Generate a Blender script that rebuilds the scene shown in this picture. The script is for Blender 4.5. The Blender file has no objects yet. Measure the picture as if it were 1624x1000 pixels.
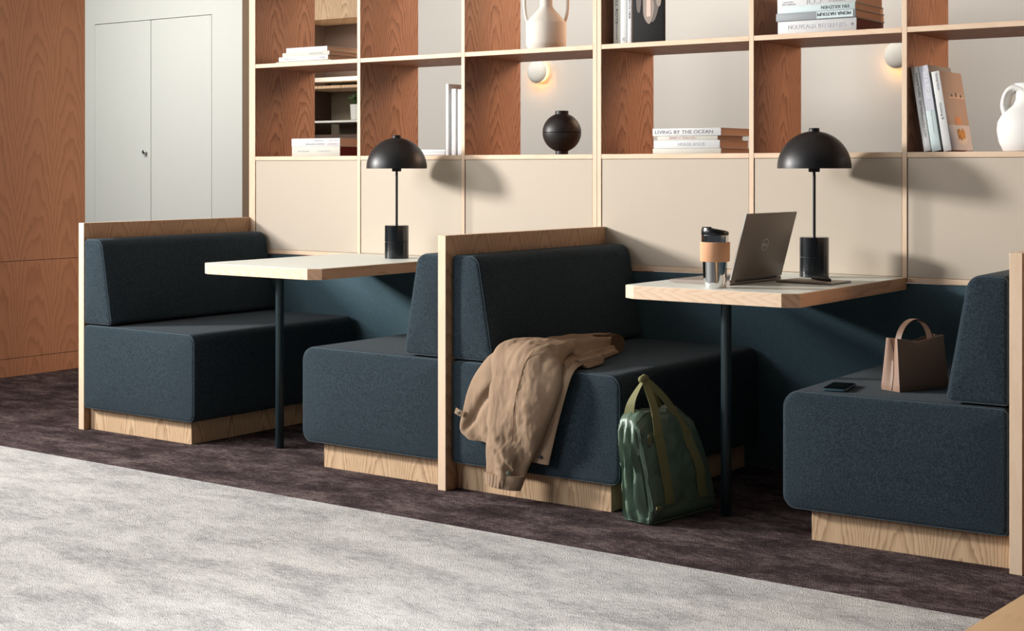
import bpy, bmesh, math, random
from mathutils import Vector, Matrix, noise, Euler

# ------------------------------------------------------------------ camera, world, light
S = bpy.context.scene
COL = S.collection
random.seed(7)

cam_d = bpy.data.cameras.new('camera')
cam = bpy.data.objects.new('camera', cam_d)
COL.objects.link(cam)
cam.location = (0, 0, 1.15)
cam.rotation_euler = (math.pi / 2, 0, math.radians(36.014))
cam_d.sensor_width = 36
cam_d.lens = 36 * 2394 / 1624
cam_d.shift_y = -(500 - 267.95) / 1624
cam_d.clip_start = 0.05
S.camera = cam

S.view_settings.view_transform = 'Standard'
S.view_settings.look = 'None'
S.view_settings.gamma = 1
S.view_settings.use_curve_mapping = False
S.view_settings.exposure = 0.0

W = bpy.data.worlds.new('world')
S.world = W
W.use_nodes = True
W.node_tree.nodes['Background'].inputs[0].default_value = (0.80, 0.88, 1.0, 1)
W.node_tree.nodes['Background'].inputs[1].default_value = 0.05


def area(name, loc, aim, sx, sy, power, color=(1, 1, 1)):
    l = bpy.data.lights.new(name, 'AREA')
    l.shape = 'RECTANGLE'
    l.size, l.size_y = sx, sy
    l.energy = power
    l.color = color
    o = bpy.data.objects.new(name, l)
    COL.objects.link(o)
    o.location = loc
    d = Vector(aim) - Vector(loc)
    o.rotation_euler = d.to_track_quat('-Z', 'Y').to_euler()
    return o


# daylight through the window on the left, in front of the booths
key = area('window_daylight', (-8.0, 1.9, 2.35), (0.5, 5.3, 0.6), 0.62, 0.6, 126, (1.0, 0.975, 0.94))
key.data.spread = math.radians(84)
# fill lights added over the aisle
area('aisle_fill', (-6.7, -0.6, 2.9), (-3.4, 4.0, 0.3), 3.0, 2.0, 190, (0.97, 0.98, 1.0))  # added soft fill from the front left, lifts the shadows on the panels
area('carpet_fill', (-2.2, 1.6, 2.95), (-2.0, 1.9, 0.0), 1.6, 1.2, 22, (1.0, 0.985, 0.96)).data.spread = math.radians(64)  # added to brighten the pale carpet on the right
# fill lights added in the room behind the shelves
area('rear_wall_fill', (-4.3, 6.4, 2.9), (-4.2, 7.5, 1.2), 3.4, 0.5, 46, (1.0, 0.985, 0.96))  # added to brighten the grey wall
area('passage_fill', (-8.2, 5.6, 2.95), (-8.6, 7.4, 1.0), 1.6, 0.8, 115, (1.0, 0.985, 0.96))  # added to brighten the white wall and the wood wall
area('kitchen_fill', (-7.1, 8.1, 2.2), (-7.2, 8.35, 1.0), 1.0, 0.12, 7, (1.0, 0.93, 0.82))  # unseen strip added under the cabinet to brighten the kitchen back
# warm area lights in the room behind, shining through the open bays
for p, q, e in (((0.6, 7.1, 1.85), (-2.4, 5.3, 1.6), 21), ((-2.6, 7.15, 2.6), (-5.0, 5.3, 1.5), 13)):  # second one added to warm the board sides in the left bays
    area('rear_warm_light', p, q, 1.0, 0.9, e, (1.0, 0.62, 0.39)).data.spread = math.radians(95)


# ------------------------------------------------------------------ materials
def new_mat(name):
    m = bpy.data.materials.new(name)
    m.use_nodes = True
    nt = m.node_tree
    return m, nt, nt.nodes['Principled BSDF']


def N(nt, kind, **kw):
    n = nt.nodes.new(kind)
    for k, v in kw.items():
        setattr(n, k, v)
    return n


def lk(nt, a, b):
    nt.links.new(a, b)


def math_n(nt, op, a, b=None, c=None):
    n = N(nt, 'ShaderNodeMath', operation=op)
    for i, v in enumerate((a, b, c)):
        if v is None:
            continue
        if isinstance(v, (int, float)):
            n.inputs[i].default_value = v
        else:
            lk(nt, v, n.inputs[i])
    return n.outputs[0]


def mix_n(nt, fac, a, b):
    n = N(nt, 'ShaderNodeMix', data_type='RGBA')
    for s, v in ((n.inputs[0], fac), (n.inputs[6], a), (n.inputs[7], b)):
        if isinstance(v, (int, float)):
            s.default_value = v
        elif isinstance(v, tuple):
            s.default_value = (*v, 1)
        else:
            lk(nt, v, s)
    return n.outputs[2]


def srgb(r, g, b):
    f = lambda c: (c / 255 / 12.92) if c <= 10 else ((c / 255 + 0.055) / 1.055) ** 2.4
    return (f(r), f(g), f(b))


def plain(name, col, rough=0.5, metal=0.0, spec=0.5, coat=0.0, bump=0.0, bscale=200, var=0.0):
    m, nt, b = new_mat(name)
    b.inputs['Roughness'].default_value = rough
    b.inputs['Metallic'].default_value = metal
    b.inputs['Specular IOR Level'].default_value = spec
    b.inputs['Coat Weight'].default_value = coat
    tc = N(nt, 'ShaderNodeTexCoord')
    nz = N(nt, 'ShaderNodeTexNoise')
    nz.inputs['Scale'].default_value = bscale
    lk(nt, tc.outputs['Object'], nz.inputs['Vector'])
    v = max(var, 0.02)
    lk(nt, mix_n(nt, nz.outputs[0], tuple(c * (1 - v) for c in col), tuple(min(1, c * (1 + v)) for c in col)), b.inputs['Base Color'])
    if bump:
        bp = N(nt, 'ShaderNodeBump')
        bp.inputs['Strength'].default_value = bump
        bp.inputs['Distance'].default_value = 0.001
        lk(nt, nz.outputs[0], bp.inputs['Height'])
        lk(nt, bp.outputs[0], b.inputs['Normal'])
    return m


def wood(name, light, dark, grain='Z', sheet=0.2, C=14.0, K=16.0, warp=2.2, contrast=1.0, seed=0.0, rough=0.5, fig=1.0):
    """Ash veneer: growth rings run as cathedral arches inside each veneer leaf, with fine pores along the grain."""
    m, nt, b = new_mat(name)
    tc = N(nt, 'ShaderNodeTexCoord')
    sp = N(nt, 'ShaderNodeSeparateXYZ')
    lk(nt, tc.outputs['Object'], sp.inputs[0])
    X, Y, Z = sp.outputs
    if grain == 'Z':
        v, a = Z, math_n(nt, 'ADD', X, Y)
    elif grain == 'X':
        v, a = X, math_n(nt, 'ADD', Z, Y)
    else:
        v, a = Y, math_n(nt, 'ADD', X, Z)
    a = math_n(nt, 'ADD', a, seed)
    # slow warp
    cx = N(nt, 'ShaderNodeCombineXYZ')
    lk(nt, math_n(nt, 'MULTIPLY', a, 7.0), cx.inputs[0])
    lk(nt, math_n(nt, 'MULTIPLY', v, 2.2), cx.inputs[1])
    cx.inputs[2].default_value = seed * 3.1
    n1 = N(nt, 'ShaderNodeTexNoise')
    n1.inputs['Scale'].default_value = 1.0
    n1.inputs['Detail'].default_value = 2.0
    lk(nt, cx.outputs[0], n1.inputs['Vector'])
    w1 = math_n(nt, 'MULTIPLY', math_n(nt, 'SUBTRACT', n1.outputs[0], 0.5), warp * 2)
    # ragged edge of the arches
    cx2 = N(nt, 'ShaderNodeCombineXYZ')
    lk(nt, math_n(nt, 'MULTIPLY', a, 90.0), cx2.inputs[0])
    lk(nt, math_n(nt, 'MULTIPLY', v, 9.0), cx2.inputs[1])
    n2 = N(nt, 'ShaderNodeTexNoise')
    n2.inputs['Scale'].default_value = 1.0
    n2.inputs['Detail'].default_value = 3.0
    lk(nt, cx2.outputs[0], n2.inputs['Vector'])
    w2 = math_n(nt, 'MULTIPLY', math_n(nt, 'SUBTRACT', n2.outputs[0], 0.5), 0.8)
    u = math_n(nt, 'SUBTRACT', math_n(nt, 'FRACT', math_n(nt, 'MULTIPLY', a, 1.0 / sheet)), 0.5)
    u2 = math_n(nt, 'MULTIPLY', math_n(nt, 'MULTIPLY', u, u), K)
    ring = math_n(nt, 'ADD', math_n(nt, 'ADD', math_n(nt, 'MULTIPLY', v, C), u2), math_n(nt, 'ADD', w1, w2))
    fr = math_n(nt, 'FRACT', ring)
    prof = math_n(nt, 'POWER', fr, 2.6)
    edge = math_n(nt, 'SMOOTH_MIN', math_n(nt, 'MULTIPLY', math_n(nt, 'SUBTRACT', 1.0, fr), 9.0), 1.0, 0.3)
    prof = math_n(nt, 'MULTIPLY', prof, edge)
    # pores
    cx3 = N(nt, 'ShaderNodeCombineXYZ')
    lk(nt, math_n(nt, 'MULTIPLY', a, 420.0), cx3.inputs[0])
    lk(nt, math_n(nt, 'MULTIPLY', v, 14.0), cx3.inputs[1])
    n3 = N(nt, 'ShaderNodeTexNoise')
    n3.inputs['Scale'].default_value = 1.0
    n3.inputs['Detail'].default_value = 2.0
    lk(nt, cx3.outputs[0], n3.inputs['Vector'])
    pores = math_n(nt, 'MULTIPLY', math_n(nt, 'SUBTRACT', n3.outputs[0], 0.45), 0.9 * contrast)
    fac = math_n(nt, 'ADD', math_n(nt, 'MULTIPLY', prof, 0.85 * contrast * fig), pores)
    n = N(nt, 'ShaderNodeClamp')
    lk(nt, fac, n.inputs[0])
    c = mix_n(nt, n.outputs[0], light, dark)
    # broad tone change from leaf to leaf
    tone = mix_n(nt, math_n(nt, 'MULTIPLY', n1.outputs[0], 0.5), c, tuple(0.5 * (l + d) for l, d in zip(light, dark)))
    lk(nt, tone, b.inputs['Base Color'])
    b.inputs['Roughness'].default_value = rough
    b.inputs['Specular IOR Level'].default_value = 0.3
    bp = N(nt, 'ShaderNodeBump')
    bp.inputs['Strength'].default_value = 0.12
    bp.inputs['Distance'].default_value = 0.0008
    bp.invert = True
    lk(nt, n.outputs[0], bp.inputs['Height'])
    lk(nt, bp.outputs[0], b.inputs['Normal'])
    return m


def felt(name, col, light, scale=230, sheen=0.25):
    m, nt, b = new_mat(name)
    tc = N(nt, 'ShaderNodeTexCoord')
    n1 = N(nt, 'ShaderNodeTexNoise')
    n1.inputs['Scale'].default_value = scale
    n1.inputs['Detail'].default_value = 4
    n1.inputs['Roughness'].default_value = 0.7
    lk(nt, tc.outputs['Object'], n1.inputs['Vector'])
    n2 = N(nt, 'ShaderNodeTexNoise')
    n2.inputs['Scale'].default_value = scale / 4
    n2.inputs['Detail'].default_value = 3
    lk(nt, tc.outputs['Object'], n2.inputs['Vector'])
    f = math_n(nt, 'ADD', math_n(nt, 'MULTIPLY', math_n(nt, 'SUBTRACT', n1.outputs[0], 0.37), 2.6), math_n(nt, 'MULTIPLY', math_n(nt, 'SUBTRACT', n2.outputs[0], 0.5), 0.25))
    cl = N(nt, 'ShaderNodeClamp')
    lk(nt, f, cl.inputs[0])
    lk(nt, mix_n(nt, cl.outputs[0], col, light), b.inputs['Base Color'])
    b.inputs['Roughness'].default_value = 0.95
    b.inputs['Specular IOR Level'].default_value = 0.15
    b.inputs['Sheen Weight'].default_value = sheen
    b.inputs['Sheen Roughness'].default_value = 0.5
    bp = N(nt, 'ShaderNodeBump')
    bp.inputs['Strength'].default_value = 0.5
    bp.inputs['Distance'].default_value = 0.0015
    lk(nt, f, bp.inputs['Height'])
    lk(nt, bp.outputs[0], b.inputs['Normal'])
    return m


def carpet_mat(name, dark, mid, light, ang, bands=(1.2, 5.0), speck=0.75):
    m, nt, b = new_mat(name)
    tc = N(nt, 'ShaderNodeTexCoord')
    mp = N(nt, 'ShaderNodeMapping')
    mp.inputs['Rotation'].default_value = (0, 0, ang)
    mp.inputs['Scale'].default_value = (bands[0], bands[1], 1)
    lk(nt, tc.outputs['Object'], mp.inputs['Vector'])
    n1 = N(nt, 'ShaderNodeTexNoise')
    n1.inputs['Scale'].default_value = 2.4
    n1.inputs['Detail'].default_value = 10
    n1.inputs['Roughness'].default_value = 0.72
    n1.inputs['Distortion'].default_value = 0.3
    lk(nt, mp.outputs[0], n1.inputs['Vector'])
    v = N(nt, 'ShaderNodeTexVoronoi')
    v.inputs['Scale'].default_value = 260
    lk(nt, tc.outputs['Object'], v.inputs['Vector'])
    mp2 = N(nt, 'ShaderNodeMapping')
    mp2.inputs['Rotation'].default_value = (0, 0, ang)
    mp2.inputs['Scale'].default_value = (0.55, 1.6, 1)
    lk(nt, tc.outputs['Object'], mp2.inputs['Vector'])
    n3 = N(nt, 'ShaderNodeTexNoise')
    n3.inputs['Scale'].default_value = 60
    n3.inputs['Detail'].default_value = 5
    n3.inputs['Roughness'].default_value = 0.75
    lk(nt, mp2.outputs[0], n3.inputs['Vector'])
    r = N(nt, 'ShaderNodeValToRGB')
    e = r.color_ramp.elements
    e[0].position, e[0].color = 0.34, (*dark, 1)
    e[1].position, e[1].color = 0.66, (*light, 1)
    k = r.color_ramp.elements.new(0.5)
    k.color = (*mid, 1)
    f = math_n(nt, 'ADD', n1.outputs[0], math_n(nt, 'MULTIPLY', math_n(nt, 'SUBTRACT', n3.outputs[0], 0.5), speck))
    lk(nt, f, r.inputs[0])
    sh = math_n(nt, 'SUBTRACT', 1.0, math_n(nt, 'MULTIPLY', v.outputs[0], 0.45))
    mm = N(nt, 'ShaderNodeVectorMath', operation='SCALE')
    lk(nt, r.outputs[0], mm.inputs[0])
    lk(nt, sh, mm.inputs['Scale'])
    lk(nt, mm.outputs[0], b.inputs['Base Color'])
    b.inputs['Roughness'].default_value = 1.0
    b.inputs['Specular IOR Level'].default_value = 0.05
    bp = N(nt, 'ShaderNodeBump')
    bp.inputs['Strength'].default_value = 0.8
    bp.inputs['Distance'].default_value = 0.003
    bp.invert = True
    lk(nt, v.outputs[0], bp.inputs['Height'])
    lk(nt, bp.outputs[0], b.inputs['Normal'])
    return m


ASH_L, ASH_D = (0.78, 0.55, 0.34), (0.27, 0.14, 0.07)
EDGE_L, EDGE_D = (0.86, 0.66, 0.48), (0.66, 0.42, 0.26)
OAK_L, OAK_D = (0.43, 0.228, 0.135), (0.14, 0.055, 0.027)
M = {}
M['plinth'] = wood('ash_plinth', ASH_L, ASH_D, 'Z', 0.205, 8, 26, 2.2, 1.1)
M['divider'] = wood('ash_divider', (0.58, 0.36, 0.22), (0.28, 0.145, 0.075), 'Z', 0.205, 14, 16, 0.8, seed=0.05)
M['shelf_side'] = wood('oiled_ash_upright', OAK_L, OAK_D, 'Z', 0.20, 11, 20, 2.4, 1.25, seed=0.31)
M['shelf_board'] = wood('oiled_ash_board', OAK_L, OAK_D, 'X', 0.20, 7, 10, 2.0, seed=0.5)
M['edge_z'] = wood('ash_edge_vertical', EDGE_L, EDGE_D, 'Z', 0.09, 3, 3, 1.0, 0.7, fig=0.5)
M['edge_x'] = wood('ash_edge_horizontal', EDGE_L, EDGE_D, 'X', 0.12, 5, 4, 1.6, 0.8, fig=0.7)
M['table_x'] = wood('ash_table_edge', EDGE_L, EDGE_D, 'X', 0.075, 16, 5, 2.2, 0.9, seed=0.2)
M['table_shade_y'] = wood('ash_table_shaded_side', (0.70, 0.44, 0.28), (0.42, 0.22, 0.12), 'Y', 0.09, 2, 5, 1.6, 1.0, seed=0.7)  # shade of the sides facing away from the window put into the wood colour
M['wall_wood'] = wood('ash_wall_veneer', (0.50, 0.255, 0.145), (0.26, 0.115, 0.058), 'Z', 0.235, 6, 14, 1.8, 0.9, seed=0.11)
M['bench'] = wood('oak_bench_top', (0.56, 0.36, 0.19), (0.40, 0.24, 0.12), 'Y', 0.4, 1.0, 8, 2.0, 0.6)
M['felt'] = felt('blue_grey_felt', srgb(28, 39, 46), srgb(63, 78, 87), sheen=0.06)
M['panel_felt'] = felt('teal_grey_felt', srgb(66, 88, 97), srgb(86, 110, 120), 300, 0.05)
M['seam'] = plain('seam_thread', srgb(66, 82, 91), 0.9)
M['beige'] = plain('beige_linoleum', srgb(203, 190, 173), 0.75, spec=0.2, bump=0.05, bscale=900)
M['laminate'] = plain('pale_laminate', srgb(226, 230, 222), 0.4, spec=0.4)
M['steel_dark'] = plain('petrol_steel', srgb(30, 46, 52), 0.35, metal=0.3, spec=0.6)
M['carpet_dark'] = carpet_mat('brown_carpet', srgb(58, 47, 49), srgb(88, 75, 76), srgb(136, 120, 117), 0.1, (1.8, 3.6))
M['carpet_light'] = carpet_mat('pale_carpet', srgb(178, 176, 175), srgb(216, 214, 211), srgb(238, 236, 232), 0.5, (1.4, 3.0))
M['grey_wall'] = plain('warm_grey_wall', srgb(205, 201, 193), 0.9, spec=0.1)
M['white_wall'] = plain('white_wall', srgb(214, 215, 208), 0.85, spec=0.15)
M['ceiling'] = plain('ceiling_paint', srgb(225, 223, 218), 0.95, spec=0.05)
M['gap'] = plain('shadow_gap', srgb(60, 60, 58), 0.9)
M['return_shade'] = plain('shaded_wall_return', srgb(120, 100, 82), 0.9, spec=0.1)  # return of the white wall, its shade put into the brown colour
M['steel'] = plain('brushed_steel', (0.6, 0.6, 0.6), 0.3, metal=1)
M['black'] = plain('black_powder_coat', srgb(26, 26, 28), 0.42, spec=0.5)
M['black_base'] = plain('black_marble', srgb(14, 20, 24), 0.22, spec=0.6, coat=0.3)


# ------------------------------------------------------------------ mesh helpers
def link_mesh(name, bm, mats, parent=None, smooth=True, auto=35):
    me = bpy.data.meshes.new(name)
    bmesh.ops.recalc_face_normals(bm, faces=bm.faces)
    bm.to_mesh(me)
    bm.free()
    for m in (mats if isinstance(mats, (list, tuple)) else [mats]):
        me.materials.append(m)
    if smooth:
        for p in me.polygons:
            p.use_smooth = True
        me.set_sharp_from_angle(angle=math.radians(auto))
    o = bpy.data.objects.new(name, me)
    COL.objects.link(o)
    if parent:
        o.parent = parent
    return o


def tag(o, label=None, cat=None, group=None, kind=None):
    if label:
        o['label'] = label
    if cat:
        o['category'] = cat
    if group:
        o['group'] = group
    if kind:
        o['kind'] = kind
    return o


def empty(name, loc=(0, 0, 0), rot=(0, 0, 0)):
    o = bpy.data.objects.new(name, None)
    o.empty_display_size = 0.05
    COL.objects.link(o)
    o.location = loc
    o.rotation_euler = rot
    return o


def add_box(bm, x0, x1, y0, y1, z0, z1, mi=0, bev=0.0, fm=None):
    """fm: {'-y': idx, '+z': idx ...} material per face direction"""
    b2 = bmesh.new()
    bmesh.ops.create_cube(b2, size=1)
    for v in b2.verts:
        v.co = Vector(((x0 + x1) / 2 + v.co.x * (x1 - x0), (y0 + y1) / 2 + v.co.y * (y1 - y0), (z0 + z1) / 2 + v.co.z * (z1 - z0)))
    if bev > 0:
        bmesh.ops.bevel(b2, geom=list(b2.edges), offset=bev, segments=2, profile=0.5, affect='EDGES')
    b2.normal_update()
    for f in b2.faces:
        f.material_index = mi
        if fm:
            n = f.normal
            ax = max(range(3), key=lambda i: abs(n[i]))
            key = ('+' if n[ax] > 0 else '-') + 'xyz'[ax]
            if key in fm:
                f.material_index = fm[key]
    merge(bm, b2)


def merge(bm, b2, mat=None):
    me = bpy.data.meshes.new('tmp')
    if mat is not None:
        b2.transform(mat)
    b2.to_mesh(me)
    b2.free()
    bm.from_mesh(me)
    bpy.data.meshes.remove(me)


def box(name, x0, x1, y0, y1, z0, z1, mats, parent=None, bev=0.0015, fm=None):
    bm = bmesh.new()
    add_box(bm, x0, x1, y0, y1, z0, z1, 0, bev, fm)
    return link_mesh(name, bm, mats, parent, smooth=False)


def lathe(bm, prof, cx=0, cy=0, seg=48, mi=0, cap=True):
    rings = []
    for r, z in prof:
        rings.append([bm.verts.new((cx + r * math.cos(2 * math.pi * k / seg), cy + r * math.sin(2 * math.pi * k / seg), z)) for k in range(seg)])
    for a, b in zip(rings, rings[1:]):
        for k in range(seg):
            f = bm.faces.new((a[k], a[(k + 1) % seg], b[(k + 1) % seg], b[k]))
            f.material_index = mi
    if cap:
        for rr, flip in ((rings[0], True), (rings[-1], False)):
            f = bm.faces.new(rr[::-1] if flip else rr)
            f.material_index = mi


def tube(bm, pts, rad, seg=10, closed=False, mi=0, flat=None):
    """round or oval tube along pts; rad number or list"""
    pts = [Vector(p) for p in pts]
    n = len(pts)
    if not isinstance(rad, (list, tuple)):
        rad = [rad] * n
    rings = []
    up = Vector((0, 0, 1))
    prev = None
    for i, p in enumerate(pts):
        if closed:
            t = pts[(i + 1) % n] - pts[i - 1]
        else:
            t = pts[min(i + 1, n - 1)] - pts[max(i - 1, 0)]
        t.normalize()
        if prev is None:
            a = t.cross(up)
            if a.length < 1e-3:
                a = t.cross(Vector((1, 0, 0)))
        else:
            a = prev - t * prev.dot(t)
        a.normalize()
        prev = a
        b = t.cross(a)
        rings.append([bm.verts.new(p + (a * math.cos(2 * math.pi * k / seg) + b * math.sin(2 * math.pi * k / seg)) * rad[i]) for k in range(seg)])
    m = n if closed else n - 1
    for i in range(m):
        a, b = rings[i], rings[(i + 1) % n]
        for k in range(seg):
            f = bm.faces.new((a[k], a[(k + 1) % seg], b[(k + 1) % seg], b[k]))
            f.material_index = mi
    if not closed:
        bm.faces.new(rings[0][::-1]).material_index = mi
        bm.faces.new(rings[-1]).material_index = mi


def ribbon(bm, pts, widths, normals, th=0.002, mi=0):
    """strap: pts centre line, width vectors, thin thickness along normals"""
    rings = []
    for p, w, nn in zip(pts, widths, normals):
        p, w, nn = Vector(p), Vector(w), Vector(nn).normalized() * th / 2
        rings.append([bm.verts.new(p - w / 2 - nn), bm.verts.new(p + w / 2 - nn), bm.verts.new(p + w / 2 + nn), bm.verts.new(p - w / 2 + nn)])
    for a, b in zip(rings, rings[1:]):
        for k in range(4):
            bm.faces.new((a[k], a[(k + 1) % 4], b[(k + 1) % 4], b[k])).material_index = mi
    bm.faces.new(rings[0][::-1]).material_index = mi
    bm.faces.new(rings[-1]).material_index = mi


def rounded_profile(pts, radii, seg=7):
    """closed polygon (ccw) with rounded corners"""
    out = []
    n = len(pts)
    for i in range(n):
        p = Vector(pts[i])
        a = (Vector(pts[i - 1]) - p)
        b = (Vector(pts[(i + 1) % n]) - p)
        r = radii[i]
        a.normalize(); b.normalize()
        ang = a.angle(b)
        d = r / math.tan(ang / 2)
        c = p + (a + b).normalized() * (r / math.sin(ang / 2))
        s, e = p + a * d - c, p + b * d - c
        a0 = math.atan2(s.y, s.x)
        a1 = math.atan2(e.y, e.x)
        da = (a1 - a0 + math.pi) % (2 * math.pi) - math.pi
        for k in range(seg + 1):
            t = a0 + da * k / seg
            out.append(c + Vector((math.cos(t), math.sin(t))) * r)
    return out


def soft_prism(bm, prof, y0, y1, r=0.014, seg=4, bulge=0.0, ny=10):
    """prof = list of (x, z); extruded along y with rounded end edges"""
    n = len(prof)
    nor = []
    for i in range(n):
        t = prof[(i + 1) % n] - prof[i - 1]
        nor.append(Vector((t.y, -t.x)).normalized())
    stations = []
    for k in range(seg + 1):
        a = math.pi / 2 * k / seg
        stations.append((y0 + r * (1 - math.sin(a)), r * (1 - math.cos(math.pi / 2 - a)) if False else r * (1 - math.sin(a + 0) * 0) * 0 + r * (1 - math.cos(a)) * 0))
    # quarter-round: inset goes from r to 0 while y goes from y0 to y0+r
    stations = [(y0 + r * (1 - math.cos(math.pi / 2 * k / seg)), r * (1 - math.sin(math.pi / 2 * k / seg))) for k in range(seg + 1)]
    mid = [(y0 + r + (y1 - y0 - 2 * r) * k / ny, 0) for k in range(1, ny)]
    back = [(y0 + y1 - y, i) for y, i in reversed(stations)]
    rings = []
    for y, ins in stations + mid + back:
        rings.append([bm.verts.new((prof[i].x - nor[i].x * ins, y, prof[i].y - nor[i].y * ins)) for i in range(n)])
    for a, b in zip(rings, rings[1:]):
        for k in range(n):
            bm.faces.new((a[k], b[k], b[(k + 1) % n], a[(k + 1) % n]))
    for rr, s in ((rings[0], 1), (rings[-1], -1)):
        c = sum((v.co for v in rr), Vector()) / n
        # inner rings let the end face swell a little
        prev = rr
        for t in (0.5, 0.8):
            cur = []
            for v in rr:
                p = v.co.lerp(c, t)
                p.y -= s * bulge * t
                cur.append(bm.verts.new(p))
            for k in range(n):
                bm.faces.new((prev[k], prev[(k + 1) % n], cur[(k + 1) % n], cur[k]))
            prev = cur
        cv = bm.verts.new(c - Vector((0, s * bulge, 0)))
        for k in range(n):
            bm.faces.new((prev[k], prev[(k + 1) % n], cv))


def prism_xy(bm, poly, z0, z1, mi_side=0, mi_top=0, side_mats=None):
    lo = [bm.verts.new((x, y, z0)) for x, y in poly]
    hi = [bm.verts.new((x, y, z1)) for x, y in poly]
    n = len(poly)
    for k in range(n):
        f = bm.faces.new((lo[k], lo[(k + 1) % n], hi[(k + 1) % n], hi[k]))
        f.material_index = side_mats[k] if side_mats else mi_side
    bm.faces.new(lo[::-1]).material_index = mi_top
    bm.faces.new(hi).material_index = mi_top


def text_mesh(name, txt, size, mat, parent, loc, rot=(math.pi / 2, 0, 0), width=None, align='CENTER', ext=0.0002, flip=False):
    """flat raised lettering; local text plane is XY"""
    cu = bpy.data.curves.new(name, 'FONT')
    cu.body = txt
    cu.size = size
    cu.align_x = align
    cu.align_y = 'CENTER'
    cu.extrude = ext
    cu.resolution_u = 3
    t = bpy.data.objects.new(name + '_src', cu)
    COL.objects.link(t)
    bpy.context.view_layer.update()
    dg = bpy.context.evaluated_depsgraph_get()
    me = bpy.data.meshes.new_from_object(t.evaluated_get(dg))
    bpy.data.objects.remove(t)
    bpy.data.curves.remove(cu)
    me.name = name
    if width:
        xs = [v.co.x for v in me.vertices]
        w = max(xs) - min(xs)
        for v in me.vertices:
            v.co.x *= width / w
    me.materials.clear()
    me.materials.append(mat)
    o = bpy.data.objects.new(name, me)
    COL.objects.link(o)
    o.parent = parent
    o.location = loc
    o.rotation_euler = rot
    return o


# ------------------------------------------------------------------ setting
def struct(o):
    return tag(o, kind='structure')


YS = 5.285           # front of the shelving
CARPET_Y = 3.822     # joint between the pale and the brown carpet

bm = bmesh.new(); add_box(bm, -12, 3, CARPET_Y, 10.2, -0.05, 0.0)
struct(link_mesh('floor', bm, M['carpet_dark'], smooth=False))
bm = bmesh.new(); add_box(bm, -12, 3, -2.5, CARPET_Y, -0.05, 0.002)
struct(link_mesh('floor', bm, M['carpet_light'], smooth=False))
bm = bmesh.new(); add_box(bm, -12, 3, 2.6, 10.2, 3.0, 3.05)
struct(link_mesh('ceiling', bm, M['ceiling'], smooth=False))

# wood panelled wall on the left: upper panels, lower panels, plinth strip, each with a shadow joint
bm = bmesh.new()
WX = -7.165
for z0, z1 in ((0.0, 0.098), (0.101, 0.637), (0.640, 3.0)):
    add_box(bm, WX - 0.10, WX, 3.4, 5.637, z0, z1, 0, 0.0008)
add_box(bm, WX - 0.10, WX - 0.004, 3.4, 5.63, 0, 3.0, 1)
struct(link_mesh('wall_left', bm, [M['wall_wood'], M['gap']], smooth=False))

# white wall with a flush pair of doors, far left
WY = 7.6
bm = bmesh.new()
dx0, dxm, dx1, dz = -9.545, -8.888, -8.224, 2.276
add_box(bm, -12, dx0, WY, WY + 0.2, 0, 3.0)
add_box(bm, dx1, -7.911, WY, WY + 0.2, 0, 3.0)
add_box(bm, dx0, dx1, WY, WY + 0.2, dz, 3.0)
add_box(bm, dx0, dx1, WY + 0.03, WY + 0.2, 0, dz, 1)
struct(link_mesh('wall_back', bm, [M['white_wall'], M['gap']], smooth=False))
for i, (a, b) in enumerate(((dx0, dxm), (dxm, dx1))):
    d = struct(box('door_%d' % (i + 1), a + 0.004, b - 0.004, WY - 0.001, WY + 0.028, 0.005, dz - 0.005, M['white_wall'], None, 0.001))
    if i == 0:
        bm = bmesh.new()
        lathe(bm, [(0.006, 0), (0.006, 0.018), (0.015, 0.022), (0.017, 0.032), (0.012, 0.038)], seg=20)
        k = link_mesh('door_knob', bm, M['steel'], d)
        k.rotation_euler = (math.pi / 2, 0, 0)
        k.location = (-8.933, WY - 0.001, 1.278)
# return of the opening in its shade colour, kitchen recess and grey wall
struct(box('wall_opening', -7.911, -7.841, WY + 0.001, 8.6, 0, 3.0, M['return_shade'], None, 0))
struct(box('wall_rear', -6.80, 2.0, WY, WY + 0.2, 0, 3.0, M['grey_wall'], None, 0))


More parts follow.
